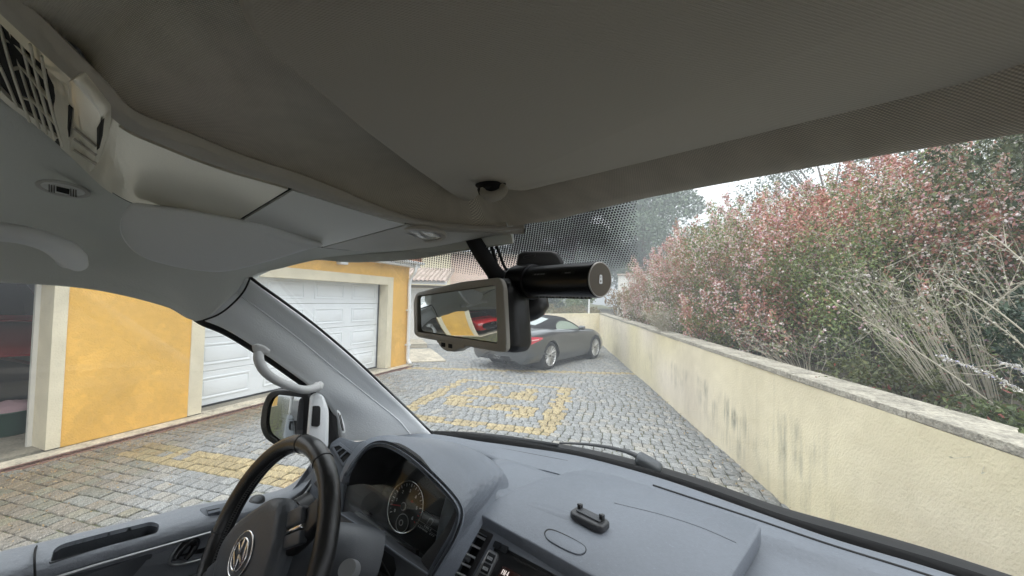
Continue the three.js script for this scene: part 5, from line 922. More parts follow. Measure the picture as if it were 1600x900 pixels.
// ---------------------------------------------------------------- dashboard
{
  const dash = group('dashboard', van);
  const top = [[500, 700, 1.24], [545, 694, 1.25], [600, 683, 1.255], [670, 678, 1.255], [750, 690, 1.25], [800, 697, 1.25], [900, 713, 1.25], [1030, 748, 1.25], [1180, 800, 1.25], [1300, 842, 1.25], [1450, 887, 1.25], [1640, 950, 1.25], [1850, 1030, 1.25]].map(p => Hh(...p));
  const r1 = [[500, 712, 1.235], [545, 706, 1.245], [600, 692, 1.25], [680, 690, 1.25], [748, 705, 1.245], [790, 716, 1.245], [860, 735, 1.245], [1010, 775, 1.245], [1160, 822, 1.245], [1280, 862, 1.245], [1440, 915, 1.245], [1640, 985, 1.245], [1850, 1075, 1.245]].map(p => Hh(...p));
  const r0 = top.map(p => p.clone().add(V3(0, -0.02, -0.03)));
  const r2 = r1.map((p, i) => p.clone().add(V3(0, i < 5 ? -0.03 : i < 8 ? 0.002 : -0.005, 0.014)));
  const r3 = r1.map((p, i) => p.clone().add(V3(0, i < 5 ? -0.1 : i < 8 ? 0.010 : -0.020, i < 5 ? 0.02 : 0.05)));
  const r4 = r1.map((p, i) => p.clone().add(V3(0, i < 5 ? -0.3 : i < 8 ? 0.012 : -0.035, i < 5 ? 0.03 : 0.16)));
  const r5 = r1.map((p, i) => p.clone().add(V3(0, i < 5 ? -0.45 : i < 8 ? 0.0 : -0.07, i < 5 ? 0.04 : 0.26)));
  const r6 = r1.map((p, i) => p.clone().add(V3(0, i < 5 ? -0.6 : -0.3, i < 5 ? 0.04 : 0.34)));
  mesh('top_pad', sh2([r0, top, r1, r2, r3, r4, r5, r6], 70, 48, 0.015), M.dash, dash);
  mesh('defroster_slot', tube(top.slice(7).map((p, i) => p.clone().lerp(r1[i + 7], 0.45).add(V3(0, 0.0012, 0))), 0.003, 30, 5), M.blackMatt, dash);
  mesh('defroster_slot', tube(top.slice(3, 7).map((p, i) => p.clone().lerp(r1[i + 3], 0.35).add(V3(0, 0.0006, 0))), 0.0012, 30, 5), M.blackMatt, dash);
  // hood over the instruments
  const rim = [[539, 757, 0.56], [544, 737, 0.565], [556, 717, 0.58], [572, 699, 0.59], [590, 692, 0.60], [611, 696, 0.60], [640, 713, 0.585], [674, 743, 0.57], [702, 773, 0.55], [715, 793, 0.54], [716, 812, 0.53], [706, 840, 0.515], [690, 868, 0.505], [674, 895, 0.50], [650, 935, 0.49]].map(p => Fw(...p));
  const edge = [[532, 752, 0.60], [534, 730, 0.64], [540, 712, 0.70], [553, 698, 0.78], [590, 686, 0.9], [640, 683, 0.92], [700, 690, 0.90], [745, 705, 0.86], [772, 722, 0.82], [787, 741, 0.78], [778, 764, 0.72], [752, 795, 0.63], [730, 828, 0.58], [707, 868, 0.54], [676, 925, 0.51]].map(p => Fw(...p));
  const roll = rim.map((p, i) => p.clone().addScaledVector(EYEV.clone().sub(p).normalize(), 0.004).lerp(edge[i], 0.06));
  const midr = k => rim.map((p, i) => p.clone().lerp(edge[i], k).add(V3(0, 0.016 * Math.sin(Math.min(1, i / 13) * Math.PI) * Math.sin(Math.sqrt(k) * Math.PI), 0)));
  const bottom = edge.map((p, i) => p.clone().add(i > 10 ? V3(0.006, -0.02, -0.02) : i > 6 ? V3(0.05 - (i - 7) * 0.011, -0.035, 0.0) : V3(0, i > 2 ? -0.05 : -0.01, -0.03)));
  const inn = rim.map((p, i) => p.clone().add(V3(0, -0.006, -0.004)));
  mesh('instrument_hood', sh2([inn, rim, roll, midr(0.3), midr(0.55), midr(0.8), edge, bottom], 80, 50, 0.008), M.dash, dash);
  // instrument plane and the dark walls of its recess
  const co = Fw(665, 815, 0.66), cn = V3(0.0, 0.42, 1).normalize(), cp = new Plane(co, cn);
  const HK = i => i < 4 ? 1 : Math.max(0.28, 1 - (i - 3) * 0.2);
  mesh('hood_lining', sheet([rim.map(p => p.clone().add(V3(0, -0.004, -0.003))), rim.map((p, i) => p.clone().add(V3(i > 6 ? -0.008 - 0.005 * (i - 6) : 0, -0.03 * HK(i), -0.07 * HK(i)))), rim.map((p, i) => p.clone().add(V3(i > 6 ? -0.014 - 0.008 * (i - 6) : 0, -0.11 * HK(i), -0.15 * HK(i))))], 60, 8, 0.004, co), M.blackMatt, dash);
  const cl = group('instrument_cluster', van);
  mesh('face', plate(cp, [[505, 770], [520, 725], [575, 695], [640, 705], [735, 770], [735, 830], [700, 900], [640, 960], [560, 880], [500, 830]], 0.02, { bevel: 0.001 }), STD({ color: col(0.012, 0.013, 0.016), roughness: 0.5 }), cl);
  const up = cp.off(0.006);
  const dial = (u, v, r, tilt, nums, needle, marks, red) => {
    const c = cp.flat(onPl(cp, u, v));
    const t = canvasTex(512, 512, (g, w) => {
      g.fillStyle = '#0b0c10'; g.fillRect(0, 0, w, w); g.translate(256, 256); g.strokeStyle = '#e8ebef'; g.fillStyle = '#e8ebef';
      for (let i = 0; i <= marks * 2; i++) { const a = rad(210 - 240 * i / (marks * 2)); g.lineWidth = i % 2 ? 4 : 8; if (red && i > marks * 1.7) g.strokeStyle = '#c8202a'; g.beginPath(); g.moveTo(Math.cos(a) * 232, -Math.sin(a) * 232); g.lineTo(Math.cos(a) * (i % 2 ? 214 : 200), -Math.sin(a) * (i % 2 ? 214 : 200)); g.stroke(); }
      g.font = 'bold 44px sans-serif'; g.textAlign = 'center'; g.textBaseline = 'middle'; nums.forEach((n, i) => { const a = rad(210 - 240 * i / (nums.length - 1)); g.fillText(n, Math.cos(a) * 160, -Math.sin(a) * 160); });
      g.fillStyle = '#c02030'; if (red) g.fillText('⛽'.slice(0, 0) + '-o-', 70, -70);
    });
    const d = group('dial', cl); const face = new THREE.CircleGeometry(r, 48).translate(c.x, c.y, 0.0045); mesh('dial_face', cp.place(face), STD({ map: t, roughness: 0.55 }), d);
    mesh('bezel', cp.place(new THREE.TorusGeometry(r, 0.0016, 8, 64).translate(c.x, c.y, 0.006)), M.chrome, d);
    const a = rad(needle); mesh('needle', rod(cp.at(c.x, c.y, 0.009), cp.at(c.x + Math.cos(a) * r * 0.8, c.y + Math.sin(a) * r * 0.8, 0.009), 0.0016, 0.0007), STD({ color: col(0.65, 0.02, 0.03), roughness: 0.5 }), d);
    mesh('needle_hub', cp.place(new THREE.CylinderGeometry(r * 0.13, r * 0.14, 0.008, 24).rotateX(Math.PI / 2).translate(c.x, c.y, 0.011)), M.black, d); mesh('hub_ring', cp.place(new THREE.TorusGeometry(r * 0.14, 0.001, 6, 32).translate(c.x, c.y, 0.013)), M.silver, d);
    return [c, d];
  };
  const rr = 0.054;
  const [c1, d1] = dial(636, 791, rr, 0, ['0', '1', '2', '3', '4', '5', '6'], 190, 12, true);
  { const s = V2(c1.x + 0.006, c1.y - rr * 0.62); mesh('sub_dial', cp.place(new THREE.CircleGeometry(rr * 0.34, 32).translate(s.x, s.y, 0.006)), STD({ color: col(0.01, 0.011, 0.013), roughness: 0.5 }), d1); mesh('sub_bezel', cp.place(new THREE.TorusGeometry(rr * 0.34, 0.0009, 6, 40).translate(s.x, s.y, 0.0075)), M.silver, d1); mesh('sub_hub', cp.place(new THREE.TorusGeometry(rr * 0.1, 0.001, 6, 24).translate(s.x - 0.003, s.y, 0.008)), M.silver, d1); }
  dial(716, 868, rr * 1.15, 0, ['0', '10', '20', '30', '60', '90', '120', '150', '180', '200'], 200, 16, false);
  { const scr = canvasTex(256, 256, (g) => { g.fillStyle = '#17181b'; g.fillRect(0, 0, 256, 256); g.strokeStyle = '#8d9094'; g.lineWidth = 5; g.strokeRect(98, 18, 40, 88); g.strokeRect(108, 4, 20, 14); g.fillStyle = '#d7d9dc'; g.fillRect(10, 128, 236, 3); g.fillRect(10, 178, 236, 3); g.font = 'bold 34px sans-serif'; g.textAlign = 'center'; g.fillText('140.1', 128, 168); g.fillText('137898  277', 128, 222); });
    const l = px(up, [[659, 800], [697, 818], [681, 846], [645, 822]]); const gm = up.place(slab(shapeOf(l), 0.006, 0.001)); const p = gm.attributes.position, uvv = gm.attributes.uv; const a = l[3], b = l[2], c = l[0]; for (let i = 0; i < p.count; i++) { const q = up.flat(V3().fromBufferAttribute(p, i)).sub(a), e1 = b.clone().sub(a), e2 = c.clone().sub(a), det = e1.x * e2.y - e1.y * e2.x; uvv.setXY(i, (q.x * e2.y - q.y * e2.x) / det, (e1.x * q.y - e1.y * q.x) / det); }
    mesh('display', gm, STD({ map: scr, roughness: 0.3 }), cl); }
  mesh('display_frame', plate(cp.off(0.003), [[658, 796], [702, 816], [684, 851], [640, 824]], 0.006, { round: 0.004, bevel: 0.001 }), M.black, cl);
  mesh('cluster_ledge', plate(cp.off(0.012), [[545, 805], [560, 798], [590, 820], [640, 856], [662, 872], [668, 886], [700, 905], [660, 960], [600, 900], [540, 840]], 0.02, { round: 0.01, bevel: 0.004 }), M.dashDark, cl);
  mesh('dimmer_button', plate(cp.off(0.008), [[562, 800], [570, 797], [579, 804], [571, 808]], 0.008, { round: 0.003, bevel: 0.001 }), M.black, cl);
  // clear cover that mirrors the bright windscreen
  const cv = new Plane(Fw(665, 815, 0.625), V3(0.0, 0.42, 1).normalize());
  mesh('clear_cover', cv.place(new THREE.ShapeGeometry(shapeOf(px(cv, [[530, 770], [545, 730], [590, 700], [640, 716], [716, 790], [712, 830], [676, 890], [640, 900], [560, 830]])))), M.glass, cl);
}
{ // lid of the storage box on top of the dashboard
  const dash = van.children.find(c => c.name === 'dashboard');
  const pts = [[745, 800], [768, 784], [800, 765], [850, 746], [895, 735], [918, 733], [960, 741], [1060, 774], [1140, 801], [1180, 815], [1190, 823], [1184, 836], [1150, 890], [1130, 925], [1050, 965], [985, 932], [900, 885], [820, 841]];
  const P = pts.map(([u, v]) => Hh(u, v, 1.272)), pl = new Plane(V3(0, 1.272, 0), V3(0, 1, 0), V3(0, 0, -1));
  const s = shapeOf(roundPoly(P.map(p => pl.flat(p)), 0.008, 3));
  const g = new THREE.ExtrudeGeometry(s, { depth: 0.026, bevelEnabled: true, bevelSize: 0.006, bevelThickness: 0.005, bevelOffset: -0.006, bevelSegments: 4 }); pl.place(g.translate(0, 0, -0.031));
  const lid = mesh('storage_lid', toCreasedNormals(g, 0.7), M.dash, dash);
  const q = new Plane(V3(0, 1.275, 0), V3(0, 1, 0), V3(0, 0, -1));
  const bt = [[852, 832], [857, 828], [866, 829], [905, 847], [914, 854], [914, 861], [907, 865], [898, 864], [860, 845], [853, 838]];
  mesh('lid_button', slabAt(q, bt.map(([u, v]) => q.flat(Hh(u, v, 1.275))), 0.006, { bevel: 0.0015, smooth: true }), M.dash, lid);
  mesh('button_gap', slabAt(q.off(-0.002), bt.map(([u, v]) => { const c = V2(883, 847); return q.flat(Hh(c.x + (u - c.x) * 1.04, c.y + (v - c.y) * 1.1, 1.273)); }), 0.004, { bevel: 0.0003, smooth: true }), M.blackMatt, lid);
  mesh('lid_seam', tube([[960, 786], [1040, 806], [1100, 826], [1150, 848]].map(([u, v]) => Hh(u, v, 1.2722)), 0.0006, 16, 4), M.dashDark, lid);
}
{ // phone holder stuck on the lid
  const c = Hh(921, 817, 1.273), g = group('phone_holder', scene, c.clone().applyMatrix4(van.matrixWorld)); const a = Hh(900, 800, 1.273), b = Hh(944, 822, 1.273), dir = b.clone().sub(a); g.rotation.y = van.rotation.y + Math.atan2(-dir.z, dir.x); tag(g, 'small black phone holder base with two prongs on the dashboard lid', 'phone holder');
  const L = dir.length() * 1.12, pm = STD({ color: col(0.03, 0.031, 0.034), roughness: 0.45 });
  const s = new THREE.Shape(roundPoly([V2(-L / 2, -0.012), V2(-L / 2 + 0.01, -0.018), V2(L / 2 - 0.01, -0.018), V2(L / 2, -0.012), V2(L / 2, 0.012), V2(L / 2 - 0.01, 0.016), V2(-L / 2 + 0.01, 0.016), V2(-L / 2, 0.012)], 0.004));
  mesh('base', new THREE.ExtrudeGeometry(s, { depth: 0.006, bevelEnabled: true, bevelSize: 0.004, bevelThickness: 0.004, bevelOffset: -0.003, bevelSegments: 3 }).rotateX(-Math.PI / 2).translate(0, 0.004, 0), pm, g);
  mesh('pad', rbox(L * 0.72, 0.003, 0.016, 0.0014, 0, 0.0155, 0), M.dashDark, g);
  for (const x of [-1, 1]) mesh('prong', [rbox(0.007, 0.011, 0.010, 0.001, x * L * 0.34, 0.0185, -0.004), rbox(0.007, 0.004, 0.004, 0.001, x * L * 0.34, 0.0245, 0.0)], M.black, g);
}
{ // centre console with vents and radio
  const cs = group('centre_stack', van);
  const o = Hh(745, 803, 1.264), o2 = Hh(925, 899, 1.264), o3 = Fw(700, 895, 0.585), pl = new Plane(o, o2.clone().sub(o).cross(o3.clone().sub(o)).negate());
  if (pl.n.dot(EYEV.clone().sub(o)) < 0) throw new Error('stack plane');
  mesh('fascia', plate(pl, [[742, 803], [760, 812], [830, 848], [930, 902], [1000, 945], [960, 1050], [640, 1000], [672, 925], [700, 870], [722, 835]], 0.03, { bevel: 0.005, round: 0.006, holes: [[[737, 822], [766, 838], [738, 892], [718, 935], [688, 920], [706, 880], [724, 845]], [[775, 843], [845, 880], [905, 913], [870, 985], [735, 930]]] }), M.dash, cs);
  mesh('vent_frame', plate(pl.off(0.004), [[737, 818], [770, 835], [740, 892], [716, 945], [680, 925], [701, 880], [722, 842]], 0.012, { bevel: 0.002, round: 0.005, holes: [[[739, 824], [763, 837], [735, 890], [715, 930], [690, 918], [707, 880], [726, 845]]] }), M.black, cs);
  mesh('vent_back', plate(pl.off(-0.03), [[725, 815], [780, 835], [740, 960], [670, 940]], 0.006, { bevel: 0 }), M.blackMatt, cs);
  for (let k = 0; k < 7; k++) { const t = k / 6, a = [736 - 46 * t, 832 + 88 * t], b = [761 - 46 * t, 845 + 86 * t]; mesh('vent_slat', rod(onPl(pl.off(-0.004), ...a), onPl(pl.off(-0.004), ...b), 0.0022, 0.0022, 8), M.silver, cs); }
  mesh('vent_tab', rod(onPl(pl.off(0.002), 722, 869), onPl(pl.off(0.002), 733, 875), 0.0045, 0.0045, 12), M.dashDark, cs);
  // radio
  const rd = group('radio', van);
  mesh('panel', plate(pl.off(-0.004), [[772, 840], [848, 879], [910, 911], [878, 990], [735, 935]], 0.02, { bevel: 0.002, round: 0.004 }), M.black, rd);
  const label = (txt, s = 30) => canvasTex(128, 64, g => { g.fillStyle = '#1a1d20'; g.fillRect(0, 0, 128, 64); g.fillStyle = '#e4e8ec'; g.font = `bold ${s}px sans-serif`; g.textAlign = 'center'; g.textBaseline = 'middle'; g.fillText(txt, 64, 34); });
  const quad = (pl2, l, th, m, name) => { const f = px(pl2, l), gm = pl2.place(slab(shapeOf(roundPoly(f, 0.002)), th, 0.001)); const p = gm.attributes.position, w = gm.attributes.uv, a = f[3], e1 = f[2].clone().sub(a), e2 = f[0].clone().sub(a), det = e1.x * e2.y - e1.y * e2.x; for (let i = 0; i < p.count; i++) { const q = pl2.flat(V3().fromBufferAttribute(p, i)).sub(a); w.setXY(i, (q.x * e2.y - q.y * e2.x) / det, (e1.x * q.y - e1.y * q.x) / det); } return mesh(name, gm, m, rd); };
  quad(pl.off(0.003), [[773, 844], [783, 849], [779, 859], [769, 854]], 0.008, STD({ map: label('◄'), roughness: 0.5 }), 'button');
  quad(pl.off(0.003), [[784, 849.5], [794, 854.5], [790, 865], [780, 860]], 0.008, STD({ map: label('►'), roughness: 0.5 }), 'button');
  mesh('button_bezel', plate(pl.off(0.0015), [[764, 858], [777, 865], [776, 872], [756, 915], [738, 905]], 0.01, { bevel: 0.001, round: 0.003 }), M.silver, rd);
  quad(pl.off(0.003), [[763, 862], [774, 868], [768, 882], [757, 876]], 0.008, STD({ map: label('RADIO'), roughness: 0.5 }), 'button');
  quad(pl.off(0.003), [[756, 878], [767, 884], [761, 898], [750, 892]], 0.008, STD({ map: label('MEDIA'), roughness: 0.5 }), 'button');
  quad(pl.off(0.003), [[749, 894], [760, 900], [754, 914], [743, 908]], 0.008, STD({ map: label('PHONE'), roughness: 0.5 }), 'button');
  mesh('disc_slot', plate(pl.off(0.0005), [[800, 869], [872, 906], [871, 909.5], [799, 872]], 0.004, { bevel: 0.0003 }), M.blackMatt, rd);
  const st = canvasTex(256, 128, g => { g.fillStyle = '#1c0f0d'; g.fillRect(0, 0, 256, 128); g.fillStyle = '#f0e4dc'; g.font = 'bold 26px sans-serif'; g.fillText('FM 4', 14, 30); g.strokeStyle = '#8a3b2a'; g.lineWidth = 4; g.strokeRect(10, 42, 90, 70); g.strokeRect(112, 42, 130, 70); g.fillText('98.7', 130, 88); });
  quad(pl.off(0.001), [[785, 884], [830, 908], [810, 958], [762, 934]], 0.006, STD({ map: st, roughness: 0.25, emissive: 0xffffff, emissiveMap: st, emissiveIntensity: 0.35 }), 'screen');
}
{ // lower dashboard under the instruments, column shroud
  const lo = group('lower_dash', van);
  const pl = new Plane(Fw(590, 860, 0.5), V3(0, 0.35, 1).normalize());
  mesh('panel', plate(pl, [[530, 800], [570, 826], [620, 862], [668, 893], [690, 925], [640, 1010], [480, 1010], [500, 830]], 0.03, { bevel: 0.004, round: 0.006, holes: [[[562, 842], [575, 838], [618, 868], [622, 890], [610, 925], [570, 900]]] }), M.dashDark, lo);
  mesh('panel_edge', tube([[533, 804], [570, 828], [620, 865], [668, 897]].map(([u, v]) => onPl(pl.off(0.003), u, v)), 0.002, 24, 6), M.dash, lo);
  mesh('panel_edge', tube([[526, 818], [560, 838], [590, 868], [612, 905]].map(([u, v]) => onPl(pl.off(0.002), u, v)), 0.0015, 24, 6), M.black, lo);
  mesh('pocket', plate(pl.off(-0.05), [[540, 820], [650, 860], [640, 960], [550, 940]], 0.01, { bevel: 0 }), M.blackMatt, lo);
  mesh('column_shroud', taper([D(440, 880, 0.66), D(530, 872, 0.66), D(585, 880, 0.68)], [0.05, 0.055, 0.05], 16, 18), M.dashDark, lo);
  mesh('ignition_lock', rod(D(548, 893, 0.60), D(542, 889, 0.59), 0.016, 0.014, 20), M.silver, lo);
  // left end of the dashboard with vent and light switch
  const lp = new Plane(Fw(492, 770, 0.62), V3(0.25, 0.3, 1).normalize()), le = group('dash_end', van);
  mesh('panel', plate(lp, [[455, 772], [489, 733], [498, 712], [516, 700], [540, 712], [535, 800], [515, 850], [440, 830]], 0.03, { bevel: 0.004, round: 0.004 }), M.dash, le);
  mesh('panel_lower', plate(lp.off(0.004), [[470, 762], [500, 786], [504, 830], [488, 820], [454, 792]], 0.01, { bevel: 0.002, round: 0.003 }), M.dashDark, le);
  mesh('vent_slot', plate(lp.off(0.005), [[491, 735], [498, 726], [503, 742], [501, 750]], 0.006, { bevel: 0.001 }), M.blackMatt, le);
  mesh('switch', plate(lp.off(0.006), [[490, 756], [494, 751], [502, 758], [497, 764]], 0.006, { bevel: 0.001, round: 0.001 }), M.black, le);
  const kn = D(472, 792, 0.86); mesh('light_knob', new THREE.CylinderGeometry(0.022, 0.026, 0.03, 28).rotateX(Math.PI / 2).translate(...kn.toArray()), M.black, le); mesh('knob_grip', rbox(0.008, 0.036, 0.012, 0.003).translate(kn.x, kn.y, kn.z + 0.018), M.chrome, le);
  // upper left vent
  const vp = new Plane(D(541, 704, 0.98), EYEV.clone().sub(D(541, 704, 0.98)).normalize().add(V3(-0.2, 0.3, 0.3))), ve = group('corner_vent', van);
  mesh('pad', plate(vp.off(-0.006), [[516, 692], [530, 682], [556, 690], [590, 684], [588, 700], [560, 712], [545, 738], [530, 752], [512, 712]], 0.02, { bevel: 0.004, round: 0.006 }), M.dash, ve);
  mesh('frame', plate(vp, [[516, 697], [531, 690.5], [554, 709], [536, 729]], 0.01, { bevel: 0.001, round: 0.003, holes: [[[521, 698], [530, 695], [549, 709.5], [536, 724]]] }), M.dash, ve);
  mesh('back', plate(vp.off(-0.004), [[517, 697], [531, 692], [552, 709], [536, 727]], 0.004, { bevel: 0 }), M.blackMatt, ve);
  for (const q of [0.33, 0.66]) mesh('vent_slat', rod(onPl(vp.off(-0.001), 521 + 15 * q, 698 + 26 * q), onPl(vp.off(-0.001), 530 + 19 * q, 695 + 14.5 * q), 0.0022, 0.0022, 6), M.dash, ve);
}
// ---------------------------------------------------------------- steering wheel
{
  const yaw = rad(39), right = V3(Math.cos(yaw), 0, Math.sin(yaw)), fwv = V3(Math.sin(yaw), 0, -Math.cos(yaw)), t = rad(25);
  const nW = fwv.clone().negate().multiplyScalar(Math.cos(t)).add(V3(0, Math.sin(t), 0));
  const cW = atDepth(380, 866, 0.63).addScaledVector(nW, -0.03);
  const nV = nW.clone().transformDirection(vInv), c = toVan(cW), R = 0.178;
  const exW = right.clone().transformDirection(vInv), eyV = nV.clone().cross(exW).normalize().multiplyScalar(Math.cos(rad(40))).addScaledVector(exW, -Math.sin(rad(40)));
  const pl = new Plane(c, nV, eyV);
  const sw = group('steering_wheel', van); if (globalThis.DBG) for (const q of [[475,810],[455,850],[497,772],[480,840],[340,880],[310,890],[440,790],[470,800],[350,800]]) console.log(q, pl.flat(onPl(pl, ...q)).toArray()); sw.userData.label = 'black leather steering wheel with multifunction buttons';
  const rp = Array.from({ length: 64 }, (_, i) => { const a = i / 64 * 2 * Math.PI; return pl.at(R * Math.cos(a), R * Math.sin(a), 0); });
  mesh('rim', tube(rp, 0.0172, 160, 18, true), M.leather, sw);
  for (const a of [30, 60, 150, 210].map(x => rad(x - 0))) mesh('rim_seam', pl.place(new THREE.TorusGeometry(0.0174, 0.0009, 6, 24).rotateY(Math.PI / 2).rotateZ(0).translate(0, 0, 0).applyMatrix4(new THREE.Matrix4().makeRotationZ(a + Math.PI / 2).setPosition(R * Math.cos(a), R * Math.sin(a), 0))), M.blackMatt, sw);
  const stitch = []; for (let i = 0; i < 60; i++) { const a = rad(80 + i * 1.6), r2 = R - 0.0168; stitch.push(rod(pl.at(r2 * Math.cos(a), r2 * Math.sin(a), 0.004), pl.at((r2) * Math.cos(a + 0.02), (r2) * Math.sin(a + 0.02), -0.004), 0.0007, 0.0007, 4), rod(pl.at(r2 * Math.cos(a), r2 * Math.sin(a), -0.004), pl.at((r2) * Math.cos(a + 0.02), (r2) * Math.sin(a + 0.02), 0.004), 0.0007, 0.0007, 4)); }
  mesh('stitching', stitch, STD({ color: col(0.06, 0.06, 0.06), roughness: 0.8 }), sw).userData.kind = 'stuff';
  const pad = roundPoly([V2(-0.095, 0.048), V2(-0.05, 0.072), V2(0.05, 0.072), V2(0.095, 0.048), V2(0.1, -0.01), V2(0.07, -0.075), V2(0.03, -0.095), V2(-0.03, -0.095), V2(-0.07, -0.075), V2(-0.1, -0.01)], 0.03, 6);
  const pg = new THREE.ExtrudeGeometry(shapeOf(pad), { depth: 0.01, bevelEnabled: true, bevelSize: 0.022, bevelThickness: 0.016, bevelOffset: -0.022, bevelSegments: 8, curveSegments: 8 });
  mesh('hub', pl.place(toCreasedNormals(pg.translate(0, 0, 0.006), 1)), M.dashDark, sw);
  for (const s of [-1, 1]) {
    const sp = [V2(s * 0.085, 0.03), V2(s * 0.125, 0.02), V2(s * 0.168, 0.028), V2(s * 0.17, -0.01), V2(s * 0.125, -0.03), V2(s * 0.085, -0.035)];
    mesh('spoke', pl.place(slab(shapeOf(roundPoly(s > 0 ? sp.reverse() : sp, 0.01)), 0.02, 0.005, 3).translate(0, 0, 0.012)), M.black, sw);
    const b = (y0, y1, x0 = 0.092, x1 = 0.136) => { const l = [V2(s * x0, y0), V2(s * x1, y0 - 0.006), V2(s * x1, y1 - 0.006), V2(s * x0, y1)]; return pl.place(slab(shapeOf(roundPoly(s > 0 ? l.reverse() : l, 0.005)), 0.014, 0.003, 3).translate(0, 0, 0.02)); };
    mesh('button', b(0.03, 0.004), M.dashDark, sw); mesh('button_trim', b(0.002, -0.004), M.chrome, sw); mesh('button', b(-0.006, -0.026), M.dashDark, sw);
  }
  mesh('spoke', pl.place(slab(shapeOf(roundPoly([V2(-0.03, -0.08), V2(-0.022, -0.17), V2(0.022, -0.17), V2(0.03, -0.08)], 0.006)), 0.02, 0.005, 3).translate(0, 0, 0.01)), M.black, sw);
  // round badge: ring and two stacked letters
  const bz = 0.0335, ring = (r, w) => pl.place(new THREE.TorusGeometry(r, w, 8, 56).translate(0, 0, bz));
  mesh('badge_disc', pl.place(new THREE.CylinderGeometry(0.031, 0.031, 0.003, 48).rotateX(Math.PI / 2).translate(0, 0, bz - 0.001)), M.dashDark, sw);
  mesh('badge_ring', ring(0.0325, 0.0016), M.chrome, sw);
  const stroke = (pts) => pts.slice(1).map((p, i) => { const a = pts[i], d = p.clone().sub(a), n = V2(-d.y, d.x).setLength(0.0022); return pl.place(slab(new THREE.Shape([a.clone().add(n), a.clone().sub(n), p.clone().sub(n), p.clone().add(n)]), 0.003, 0.0006).translate(0, 0, bz + 0.0032)); });
  const k = 0.0235; const inR = V2; 
  mesh('badge_emblem', [pl.place(new THREE.TorusGeometry(0.0225, 0.0017, 8, 56).translate(0, 0, bz + 0.0015)), ...stroke([inR(-0.35 * k, 0.87 * k), inR(0, 0.12 * k), inR(0.35 * k, 0.87 * k)]), ...stroke([inR(-0.82 * k, 0.48 * k), inR(-0.38 * k, -0.82 * k), inR(0, 0.0), inR(0.38 * k, -0.82 * k), inR(0.82 * k, 0.48 * k)])], M.chrome, sw);
  // stalk behind the wheel
  const stalk = mesh('indicator_stalk', taper([D(424, 799, 0.70), D(432, 791, 0.70), D(448, 793, 0.71), D(475, 803, 0.73), D(500, 815, 0.75)], [0.007, 0.010, 0.010, 0.009, 0.010], 20, 12), M.black, sw);
}
